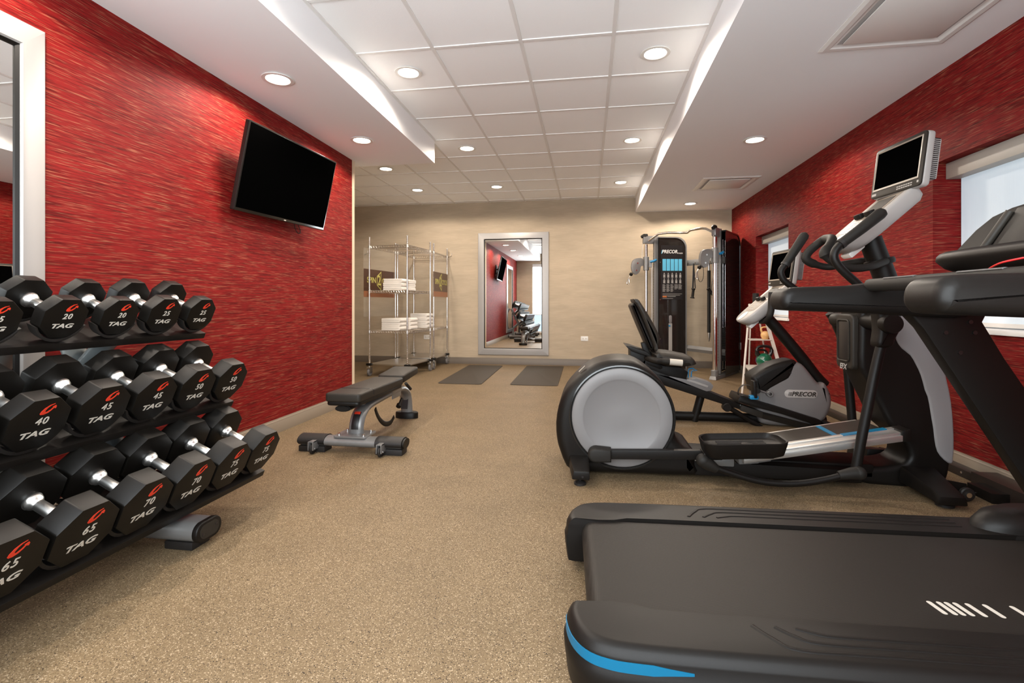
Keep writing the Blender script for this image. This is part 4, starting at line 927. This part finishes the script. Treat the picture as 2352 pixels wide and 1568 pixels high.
# mast
ma = [(atY(2075, 760, 3.18)), (atY(2050, 690, 3.18)), (atY(2030, 630, 3.18)), (atY(2012, 585, 3.18)), (atY(1998, 548, 3.18))]
obj('mast', MB().tube(smooth(ma, 4), .056, 20, ref=(1, 0, 0), rb=.066), M_black, el)
rg_ = atY(2020, 602, 3.18)
obj('mast_ring', MB().lathe([(.062, -.018), (.074, -.016), (.078, 0), (.074, .016), (.062, .018)], rg_, (-.25, 0, 1), 24), M_black, el)
# ramp
rz = lambda x: .195+(x-.9)*(.345-.195)/(1.66-.9)
def slope_box(m, x0, x1, y0, y1, dz0, dz1): return m.loft([[(x, y0, rz(x)+dz0), (x, y1, rz(x)+dz0), (x, y1, rz(x)+dz1), (x, y0, rz(x)+dz1)] for x in (x0, x1)])
rm = obj('ramp_deck', slope_box(MB(), .86, 1.66, 3.0, 3.32, -.045, -.032), M_vinyl, el, bev=.002)
rz0 = rz
for y0, y1 in ((2.905, 3.01), (3.31, 3.36)):
    rz = rz0 if y0 < 3 else (lambda x: rz0(x)-.045)
    m = MB(); slope_box(m, .86, 1.66, y0, y1, -.055, -.022); slope_box(m, .86, 1.66, y0+.012, y1-.012, -.024, -.008); slope_box(m, .86, 1.66, y0+.070, y1, -.012, .0)
    o = obj('ramp_rail', m, M_alu, el, bev=.004)
    m = MB(); slope_box(m, 1.655, 1.70, y0, y1, -.06, .004)
    obj('rail_end_cap', m, M_black, o, bev=.008)
rz = rz0
m = MB(); slope_box(m, 1.40, 1.425, 3.01, 3.31, -.032, -.029); slope_box(m, 1.40, 1.62, 2.975, 3.012, -.003, .0012)
obj('blue_ramp_stripe', m, M_blue, rm)
obj('ramp_motor_block', MB().box(.90, 1.02, 2.96, 3.36, .125, .165, Matrix.Rotation(-.19, 3, 'Y')), M_silver, el, bev=.006)
# near crank arm, pedal, links
yA = 2.875
a0, a1 = atY(1369, 1041.7, yA), atY(1640, 1041, yA)
m = MB().tube([a0+Vector((.06, 0, .003)), a1], .027, 4, ref=(0, 0, 1), rb=.02)
m = MB().loft([[(x, y, z+dz) for y, dz in ((yA-.02, -.026), (yA+.02, -.026), (yA+.02, .026), (yA-.02, .026))] for x, z in ((a0.x+.05, a0.z+.002), (a1.x+.04, a1.z-.004))])
arm_ = obj('crank_arm', m, M_black, el, bev=.004)
obj('arm_end', MB().pillow([(a0.x+(.046*math.cos(t_)), a0.z+.042*math.sin(t_)) for t_ in [PI/2+PI*k/10 for k in range(11)]]+[(a0.x+.085, a0.z-.036), (a0.x+.085, a0.z+.036)], 'y', yA-.045, yA+.04, .015, 3), M_foam, arm_, ang=60)
obj('crank_pin', MB().cyl((a0.x, yA, a0.z), (a0.x, YN, a0.z), .02, 12), M_black, arm_)
# pedal tray (plan outline in x,y; slopes up to the front)
def pz(x): return .272+(x-.60)*.055
po_ = roundrect(.612, 1.035, 2.705, 2.935, .07, 6)
def prg(k, dz): return [((x-.8235)*k[0]+.8235, (y-2.82)*k[1]+2.82, pz(x)+dz) for x, y in po_]
m = MB().loft([prg((.80, .72), -.075), prg((.93, .88), -.062), prg((1, 1), -.005), prg((1.01, 1.02), .008), prg((1, .98), .012), prg((.965, .93), .008), prg((.95, .90), -.014), prg((.92, .85), -.020)])
pd = obj('foot_pedal', m, M_black, el, ang=50)
gr = MB()
for k in range(5): y = 2.785+k*.023; gr.tube([(.70, y, pz(.70)-.019), (.95, y, pz(.95)-.019)], .003, 6)
gr.lathe([(.0, 0), (.028, 0), (.030, .002), (.024, .0022), (.0, .001)], (.85, 2.82, pz(.85)-.0195), (0, 0, 1), 20)
obj('pedal_grooves', gr, M_rub, pd)
obj('pedal_wheel', MB().cyl((1.02, 2.90, rz(1.02)+.016), (1.02, 2.96, rz(1.02)+.016), .032, 20, .006), M_rub, el)
obj('wheel_fork', MB().loft([[(.96, y, .20), (1.05, y, .205), (1.045, y, .26), (.96, y, .27)] for y in (2.875, 2.893)]), M_black, el, bev=.004)
obj('pedal_stem', MB().loft([[(.62, y, .18), (.98, y, .20), (.98, y, .235), (.62, y, .215)] for y in (2.79, 2.89)]), M_black, el, bev=.008)
yL = 2.80
lk = [atY(u, v, yL) for u, v in ((1616, 1061), (1648, 1075), (1685, 1088), (1720, 1099), (1757, 1107), (1800, 1110.5), (1846, 1109), (1896, 1101), (1942, 1090), (1974, 1086))]
lo_ = obj('connecting_rod', MB().tube(smooth(lk, 3), .017, 12, ref=(0, 1, 0)), M_black, el)
obj('rod_end', MB().tube([lk[0]+Vector((-.005, 0, .01)), lk[0]+Vector((.03, 0, -.012)), lk[0]+Vector((.07, 0, -.035))], [.036, .034, .022], 14, ref=(0, 1, 0)).ball(lk[0]+Vector((-.003, 0, .01)), .037), M_foam, lo_)
obj('rod_end', MB().tube([lk[-1]+Vector((-.10, 0, -.018)), lk[-1]+Vector((-.04, 0, -.004)), lk[-1]], [.022, .030, .032], 14, ref=(0, 1, 0)).ball(lk[-1], .034), M_foam, lo_)
yH = 2.84
ar_ = [atY(u, v, yH-.02*0) for u, v in ((1966, 1078), (1976, 1020), (1992, 940), (2008, 860), (2024, 792))]
obj('swing_arm', MB().tube(smooth(ar_, 3), .0245, 14, ref=(0, 1, 0)), M_black, el)
hs = [(2009, 793), (2012, 760), (2010, 725), (2006, 700), (2040, 695), (2062, 720), (2064, 750), (2052, 775), (2044, 794), (2026, 798)]
obj('arm_housing', MB().pillow(XZ(smooth2(hs, 3), yH), 'y', yH-.035, yH+.055, .02, 4), M_black, el, ang=60)
pc = atY(2045, 743, yH-.04)
obj('pivot_cap', MB().lathe([(.0, -.02), (.047, -.018), (.052, -.008), (.052, .03)], pc+Vector((0, -.01, 0)), (0, 1, 0), 24), M_black, el)
hd = [atY(u, v, yH+dy) for u, v, dy in ((2030, 720, 0), (2005, 690, 0), (1974, 656, 0), (1945, 630, 0), (1924, 608, -.0), (1916, 590, 0), (1920, 574, 0), (1934, 558, 0))]
obj('moving_handle', MB().tube(smooth(hd, 4), .021, 14, ref=(0, 1, 0)), M_black, el)
gp = [atY(u, v, yH) for u, v in ((1934, 558), (1980, 524), (2020, 492), (2028, 486))]
obj('handle_grip', MB().tube([gp[0], gp[0].lerp(gp[1], .1), gp[1], gp[2], gp[3], gp[3]+Vector((.008, 0, .008))], [.024, .0265, .0285, .031, .026, .010], 16, ref=(0, 1, 0)), M_foam, el)
obj('grip_collar', MB().tube([gp[0]+Vector((-.01, 0, -.008)), gp[0]+Vector((.004, 0, .003))], .0285, 14), M_rub, el)
# far side handle and arm
yK = 3.51
hd = [atY(u, v, yK) for u, v in ((1895, 700), (1868, 688), (1838, 671), (1812, 653), (1798, 640), (1794, 622), (1805, 606))]
obj('moving_handle', MB().tube(smooth(hd, 4), .021, 14, ref=(0, 1, 0)), M_black, el)
gp = [atY(u, v, yK) for u, v in ((1805, 606), (1826, 574), (1846, 543), (1849, 538))]
obj('handle_grip', MB().tube([gp[0], gp[0].lerp(gp[1], .1), gp[1], gp[2], gp[3], gp[3]+Vector((.005, 0, .01))], [.024, .0265, .0285, .030, .026, .010], 16, ref=(0, 1, 0)), M_foam, el)
obj('grip_collar', MB().tube([gp[0]+Vector((-.006, 0, -.01)), gp[0]+Vector((.002, 0, .004))], .0285, 14), M_rub, el)
ar_ = [atY(u, v, yK-.02) for u, v in ((1910, 716), (1925, 740), (1937, 780), (1944, 820), (1948, 860), (1955, 940), (1958, 978))]
obj('swing_arm', MB().tube(smooth(ar_, 3), [.04]*5+[.035]*4+[.026]*10, 14, ref=(0, 1, 0)), M_black, el)
obj('connecting_rod', MB().tube(smooth([(1.69, 3.49, .24), (1.68, 3.49, .18), (1.62, 3.47, .13), (1.50, 3.42, .10)], 4), .017, 12, ref=(0, 1, 0)), M_black, el)
# fixed handlebar
fx = [rg_+Vector((0, .06, -.0)), atY(1992, 598, 3.30), atY(1939, 606, 3.38), atY(1906, 613, 3.42), atY(1876, 608, 3.43), atY(1852, 596, 3.43), atY(1856, 580, 3.43), atY(1878, 560, 3.42), atY(1896, 548, 3.38)]
obj('fixed_handlebar', MB().tube(smooth(fx, 4), [.021]*17+[.027]*5+[.026]*11, 14), M_foam, el)
fx = [rg_+Vector((0, -.06, -.0)), atY(2000, 612, 3.02), atY(1960, 616, 2.99), atY(1925, 608, 2.98), atY(1898, 590, 2.98), atY(1896, 578, 2.99), atY(1908, 560, 3.02), atY(1910, 548, 3.10), atY(1896, 548, 3.38)]
obj('fixed_handlebar', MB().tube(smooth(fx, 4), [.021]*17+[.030]*5+[.026]*11, 14), M_foam, el)
console(el, 0, 0, 0)
# front feet and transport wheel
for sy_, yy in ((-1, 3.02), (1, 3.34)):
    m = MB().loft([[(1.70, yy, .04), (1.90, yy, .04), (1.88, yy, .13), (1.71, yy, .13)], [(1.72, yy+sy_*.22, .03), (1.86, yy+sy_*.22, .03), (1.85, yy+sy_*.22, .085), (1.73, yy+sy_*.22, .085)], [(1.72, yy+sy_*.28, .02), (1.86, yy+sy_*.28, .02), (1.85, yy+sy_*.28, .065), (1.73, yy+sy_*.28, .065)]])
    f_ = obj('front_foot', m, M_black, el, bev=.012)
    obj('levelling_pad', MB().lathe([(.04, 0), (.04, .012), (.02, .02)], (1.79, yy+sy_*.22, 0), (0, 0, 1), 18), M_rub, f_)
    w_ = obj('transport_wheel', MB().cyl((1.945, yy-.01+sy_*.14, .036), (1.945, yy+.015+sy_*.14, .036), .035, 22, .005), M_rub, el)
    obj('axle_bolt', MB().cyl((1.945, yy-.016+sy_*.14, .036), (1.945, yy+.02+sy_*.14, .036), .013, 12), M_chrome, w_)
    obj('wheel_bracket', MB().loft([[(1.86, y, .03), (1.96, y, .05), (1.955, y, .085), (1.86, y, .10)] for y in (yy+.018+sy_*.14, yy+.024+sy_*.14)]), M_black, el)
# ================================================================== RECUMBENT BIKE
bk = thing('recumbent_bike', 'grey recumbent exercise bike with black padded seat behind the elliptical', 'exercise bike', (1.2, 4.5, 0))
YB1, YB2 = 4.40, 4.64
def q7(pts, ox=1640, oy=780, s_=7.84): return [(ox+a/s_, oy+b/s_) for a, b in pts]
bd = q7([(1500, 405), (1600, 440), (1700, 540), (1850, 730), (1920, 795), (1975, 782), (2030, 800), (2090, 900), (2130, 1000), (2145, 1100), (2130, 1230), (2070, 1370), (1960, 1500), (1700, 1560), (1240, 1570), (900, 1530), (830, 1450), (790, 1300), (780, 1150), (770, 1000), (740, 850), (700, 700), (850, 580), (1100, 460), (1400, 385)])
b_ = obj('drive_shell', MB().pillow(XZ(smooth2(bd, 2), YB1), 'y', YB1, YB2, .045, 5), M_grey, bk, ang=60)
bp_ = q7([(690, 690), (760, 625), (850, 566), (1100, 444), (1400, 369), (1500, 388), (1508, 450), (1460, 600), (1390, 730), (1250, 810), (1050, 920), (960, 985), (840, 990), (745, 960), (725, 850)])
obj('black_shell_panel', MB().pillow([(x-.001, z+.001) for x, z in XZ(smooth2(bp_, 2), YB1-.004)], 'y', YB1-.004, YB2+.004, .043, 5), M_black, b_, ang=60)
pc_ = atY(1839.5, 904.5, YB1)
bdg = obj('name_badge', MB().pillow(roundrect(pc_.x-.128, pc_.x+.128, pc_.z-.034, pc_.z+.034, .034, 6), 'y', YB1+.001, YB1-.004, .003, 2), M_greyc, b_)
text('brand_lettering', 'PRECOR', .050, M_vinyl, bdg, frame((pc_.x+.02, YB1-.0045, pc_.z-.002), (1, 0, 0), (0, 0, 1)), bold=.0015, shear=.25, sx=1.0, ext=.0005)
sb = MB()
for k in range(3): sb.prism([(-.100+k*.009, -.016), (-.0965+k*.009+.001*k, -.016), (-.0905+k*.009+.001*k, .016), (-.094+k*.009, .016)], 'z', 0, .0006)
obj('brand_bars', sb, M_vinyl, bdg, M=frame((pc_.x, YB1-.0045, pc_.z-.002), (1, 0, 0), (0, 0, 1)))
obj('shell_screws', MB().cyl(atY(1816, 856, YB1-.005), atY(1816, 856, YB1-.005)+Vector((0, .01, 0)), .007, 10).cyl(atY(1904, 904, YB1+.01), atY(1904, 904, YB1+.01)+Vector((0, .02, 0)), .007, 10), M_olabel, b_)
ms = [atY(u, v, 4.52) for u, v in ((1893, 884), (1872, 862), (1840, 820), (1800, 772), (1770, 738), (1756, 724))]
obj('mast', MB().tube(smooth(ms, 3), .050, 18, ref=(0, 1, 0), rb=.046), M_black, bk)
console(bk, -.137, 1.345, -.478)
for yy, col_ in ((4.34, 0), (4.72, 1)):
    s_ = -1 if col_ == 0 else 1
    if col_ == 0: pts = [atY(1745, 738, 4.52), atY(1757, 737, 4.40), atY(1766, 729, 4.34), atY(1771, 712, 4.33), atY(1772, 690, 4.33), atY(1773, 671, 4.33)]
    else: pts = [atY(1745, 738, 4.52), (1.49, 4.66, .90), (1.50, 4.72, .94), (1.50, 4.73, 1.0), (1.50, 4.73, 1.08), (1.50, 4.73, 1.125)]
    obj('handlebar', MB().tube(smooth(pts, 4), [.021]*9+[.026]*12, 14, ref=(0, 1, 0)), M_foam, bk)
# cranks, pedals
yC = YB1-.03
cr = atY(1768, 904, yC); pe = atY(1734, 893, yC)
k_ = obj('crank', MB().tube([cr, pe], .017, 12, ref=(0, 1, 0), rb=.008).cyl(cr+Vector((0, -.012, 0)), cr+Vector((0, .04, 0)), .026, 18, .003), M_silver, bk)
obj('crank_bolt', MB().cyl(cr+Vector((0, -.014, 0)), cr+Vector((0, 0, 0)), .012, 12), M_olabel, k_)
pp_ = pe+Vector((-.03, -.06, 0))
pdl = obj('pedal', MB().box(pp_.x-.010, pp_.x+.012, pp_.y-.045, pp_.y+.045, pp_.z-.06, pp_.z+.08, Matrix.Rotation(-.08, 3, 'Y')), M_black, bk, bev=.006)
obj('pedal_spindle', MB().cyl(pe, pe+Vector((-.01, -.10, 0)), .022, 14), M_black, pdl)
stp = [atY(u, v, pp_.y) for u, v in ((1722, 885), (1708, 884), (1699, 891), (1695, 902), (1698, 908), (1712, 908), (1727, 911))]
obj('pedal_strap', MB().tube(smooth(stp, 4), .004, 8, ref=(0, 1, 0), rb=.004) if False else MB().loft([[p+Vector((0, -.02, 0)), p+Vector((0, .02, 0)), p+Vector((.002, .02, .003)), p+Vector((.002, -.02, .003))] for p in smooth(stp, 4)]), M_rub, pdl)
bq = atY(1731, 912, pp_.y)
obj('strap_buckle', MB().pillow(roundrect(bq.x-.036, bq.x+.032, bq.z-.016, bq.z+.017, .01, 3), 'y', bq.y-.028, bq.y+.025, .006, 2), M_blued, pdl)
obj('crank', MB().tube([(cr.x, YB2+.03, cr.z), (cr.x+.14, YB2+.03, cr.z+.06)], .017, 12, ref=(0, 1, 0), rb=.008), M_silver, bk)
# rail, covers, supports
yr0, yr1 = 4.41, 4.60
def band(name, top, bot, y0, y1, m_, par, bev=.006):
    a = XZ(top, y0); b = XZ(bot, y0)
    return obj(name, MB().loft([[(x, y, z) for x, z in a+b[::-1]] for y in (y0, y1)]), m_, par, bev=bev)
rl = band('seat_rail', [(1468, 838), (1524, 858), (1704, 929)], [(1462, 862), (1534, 888), (1701, 941)], yr0, yr1, M_black, bk)
band('rail_cover', [(1507, 858), (1580, 872), (1600, 869), (1632, 878), (1639, 886)], [(1507, 860), (1575, 884), (1600, 891), (1622, 899), (1634, 897)], yr0+.0, yr1-.03, M_grey, rl, bev=.008)
band('cover_window', [(1579, 870), (1603, 877), (1627, 886)], [(1578, 874), (1602, 882), (1625, 890)], yr0-.004, yr0+.02, M_graph, rl, bev=.001)
bwp = [atY(1400+a/6.03, 660+b/6.03, 4.46) for a, b in ((1090, 1245), (1092, 1140), (1105, 1125), (1150, 1120), (1212, 1150), (1145, 1152), (1135, 1165), (1130, 1240))]
obj('blue_wire_lever', MB().tube(bwp, .0055, 8), M_blued, bk)
ft = band('foot_cover', [(1696, 918), (1701, 908), (1712, 912), (1800, 938), (1886, 965)], [(1695, 926), (1702, 925), (1712, 929), (1800, 952), (1889, 981)], yr0-.07, yr1+.02, M_black, bk, bev=.01)
band('front_rail', [(1700, 928), (1755, 946), (1890, 982)], [(1698, 941), (1754, 962), (1850, 986)], yr0-.02, yr1, M_blackg, bk)
band('rail_plate', [(1703, 930), (1753, 947)], [(1701, 943), (1751, 961)], yr0-.024, yr0-.015, M_vinyl, bk, bev=.002)
obj('support_strut', MB().tube([atY(1673, 935, 4.42), atY(1690, 945, 4.42), atY(1750, 982, 4.42)], .026, 12, ref=(0, 1, 0), rb=.02).cyl(atY(1671, 936, 4.39), atY(1671, 936, 4.39)+Vector((0, .06, 0)), .036, 18, .004), M_black, bk)
pA, pB = atY(1610, 908, 4.50), atY(1594, 966, 4.50)
obj('rear_post', MB().tube([pA, pB], .038, 16, ref=(0, 1, 0), rb=.034), M_black, bk)
obj('floor_tube', MB().tube(smooth([(.40, 4.5, .044), (.70, 4.5, .044), (1.0, 4.5, .044), (1.98, 4.5, .044)], 4), .032, 14, ref=(0, 1, 0), rb=.04), M_black, bk)
obj('front_cross_foot', MB().tube([(1.93, 4.22, .035), (1.93, 4.80, .035)], .034, 14, ref=(0, 0, 1), rb=.03), M_black, bk)
obj('rear_cross_foot', MB().tube([(.42, 4.26, .030), (.42, 4.76, .030)], .03, 14, ref=(0, 0, 1), rb=.03), M_black, bk)
obj('rear_column', MB().loft([[(.33, y, .0), (.43, y, .0), (.62, y, .40), (.45, y, .48)] for y in (4.44, 4.58)]), M_black, bk, bev=.01)
# seat
def q6(pts): return [(1400+a/6.03, 660+b/6.03) for a, b in pts]
sc_ = q6([(490, 1000), (600, 1015), (740, 1080), (1000, 1110), (1092, 1172), (1055, 1300), (900, 1262), (640, 1190), (450, 1100), (380, 1060)])
obj('seat_carriage', MB().prism(XZ(sc_, 4.42), 'y', 4.42, 4.62), M_black, bk, bev=.008)
obj('carriage_plate', MB().pillow(XZ(q6([(500, 1010), (560, 1015), (730, 1085), (735, 1120), (700, 1135), (510, 1060)]), 4.41), 'y', 4.412, 4.425, .003, 2), M_black, bk)
st_ = q6([(590, 905), (700, 895), (850, 905), (1050, 945), (1130, 962), (1188, 1030), (1182, 1062), (1080, 1087), (850, 1092), (720, 1065), (640, 985)])
obj('seat_cushion', MB().pillow(XZ(smooth2(st_, 2), 4.40), 'y', 4.33, 4.76, .05, 5), M_vinyl, bk, ang=60)
bc = q6([(320, 160), (380, 170), (415, 215), (520, 380), (620, 560), (670, 680), (667, 760), (640, 850), (605, 872), (585, 800), (550, 700), (470, 500), (380, 290), (330, 200)])
obj('back_cushion', MB().pillow(XZ(smooth2(bc, 2), 4.48), 'y', 4.34, 4.75, .03, 4), M_vinyl, bk, ang=60)
br_ = q6([(290, 245), (320, 215), (352, 245), (450, 430), (560, 680), (605, 790), (580, 858), (540, 850), (500, 770), (380, 490), (300, 290)])
obj('back_shell', MB().pillow(XZ(smooth2(br_, 2), 4.46), 'y', 4.36, 4.72, .025, 4), M_black, bk, ang=60)
obj('back_post', MB().prism(XZ(q6([(440, 770), (510, 760), (600, 965), (560, 965), (490, 940)]), 4.48), 'y', 4.49, 4.58), M_black, bk, bev=.01)
ty = q6([(218, 798), (300, 812), (400, 850), (500, 880), (602, 962), (540, 955), (290, 872), (245, 832)])
obj('storage_tray', MB().prism(XZ(ty, 4.42), 'y', 4.38, 4.72), M_black, bk, bev=.006)
obj('tray_box', MB().prism(XZ(q6([(285, 865), (520, 940), (500, 1090), (420, 1070), (290, 1030)]), 4.43), 'y', 4.42, 4.66), M_black, bk, bev=.008)
for y0, k_ in ((4.30, 1), (4.80, 0)):
    hh = [atY(u, v, 4.36) for u, v in q6([(520, 985), (620, 1000), (700, 1008), (815, 1018), (1005, 1035)])]
    hh = [Vector((p.x, (4.44 if i == 0 else y0) if k_ else (4.64 if i == 0 else y0), p.z)) for i, p in enumerate(hh)]
    h_ = obj('side_grip', MB().tube(smooth(hh, 3), .026, 14, ref=(0, 1, 0)), M_foam, bk)
    obj('pulse_sensor', MB().tube([hh[3], hh[3].lerp(hh[4], .92)], .0275, 14, ref=(0, 1, 0)), M_letter, h_)
# ================================================================== KETTLEBELL STAND
ks = thing('kettlebell_stand', 'white steel A-frame stand with two small shelves against the red wall', 'kettlebell stand', (2.0, 6.15, 0))
TL, TRt = Vector((1.93, 6.30, 1.02)), Vector((2.05, 6.34, 1.02))
def leg(a, b, rr_=.013, m_=M_wsteel): obj('leg', MB().tube([a, b], rr_, 10), m_, ks)
leg((1.735, 5.93, 0), TL); leg((1.93+.06, 6.55, 0), (1.965, 6.36, 1.02), .010)
obj('leg', MB().loft([[Vector(p)+Vector((dx, dy, 0)) for dx, dy in ((-.02, -.006), (.02, -.006), (.02, .006), (-.02, .006))] for p in ((2.245, 6.0, 0), (2.06, 6.28, 1.02))]), M_wsteel, ks)
leg((2.24, 6.50, 0), (2.03, 6.36, 1.02), .010)
obj('top_bar', MB().tube([TL+Vector((-.01, 0, 0)), TRt+Vector((.02, 0, 0))], .013, 10), M_wsteel, ks)
obj('shelf', MB().prism([(1.815, 6.00), (2.155, 6.03), (2.185, 6.42), (1.90, 6.42)], 'z', .272, .284), M_wsteel, ks, bev=.002)
obj('shelf', MB().prism([(1.885, 6.13), (2.125, 6.15), (2.135, 6.38), (1.93, 6.38)], 'z', .600, .610), M_wsteel, ks, bev=.002)
def kettlebell(label, o, r, m_, hm, grp='kettlebells on the white stand'):
    o = Vector(o); t = thing('kettlebell', label, 'kettlebell', o, grp)
    pr = [(0, 0), (r*.62, 0), (r*.72, r*.05)]
    for k in range(1, 12): a = -PI/2+.72+(PI-.95)*k/11; pr.append((r*math.cos(a), r*.95+r*math.sin(a)))
    pr.append((0, r*1.93)); obj('bell', MB().lathe(pr, o, (0, 0, 1), 28), m_, t)
    h0 = [(-r*.62, 0, r*1.55), (-r*.86, 0, r*2.0), (-r*.90, 0, r*2.45), (-r*.62, 0, r*2.78), (0, 0, r*2.88), (r*.62, 0, r*2.78), (r*.90, 0, r*2.45), (r*.86, 0, r*2.0), (r*.62, 0, r*1.55)]
    obj('handle', MB().tube([o+p for p in smooth(h0, 4)], [r*.24]*8+[r*.19]*17+[r*.24]*8, 14, ref=(0, 1, 0)), hm, t)
    return t
g_ = kettlebell('dark green kettlebell with black handle, front of the lower stand shelf', (2.035, 6.12, .285), .088, M_green, M_blackg)
text('weight_number', '35', .035, M_letter, g_, frame((2.035-.012, 6.033, .36), (1, -.1, 0), (0, 0, 1)), bold=.001)
kettlebell('small purple kettlebell half hidden behind the green one', (2.075, 6.335, .285), .066, M_purple, M_blackg)
kettlebell('pale yellow kettlebell on the upper shelf of the white stand', (2.085, 6.24, .611), .050, M_yellow, M_yellow)
# ================================================================== floor boxes by the right wall
fb = thing('floor_power_box', 'dark brown metal floor box along the base of the right wall', 'floor box', (2.2, 2.6, 0))
obj('box_body', MB().box(2.125, XR-.015, 1.6, 3.12, 0, .085), M_plum, fb, bev=.003)
obj('raceway', MB().box(2.185, XR-.015, 3.12, 6.0, 0, .048), M_plum, fb, bev=.003)
obj('socket_box', MB().box(2.045, 2.127, 2.86, 3.03, 0, .052), M_black, fb, bev=.003)
obj('box_screw', MB().cyl((2.1845, 3.28, .028), (2.183, 3.28, .028), .007, 10), M_chrome, fb)
t = thing('power_cord', 'thin black power cord running from the elliptical to the floor box', 'cord', (1.98, 3.0, 0))
obj('cord', MB().tube(smooth([(1.99, 3.16, .03), (1.985, 3.12, .008), (1.99, 3.05, .0045), (2.01, 2.99, .006), (2.043, 2.96, .02)], 5), .0035, 8), M_black, t)
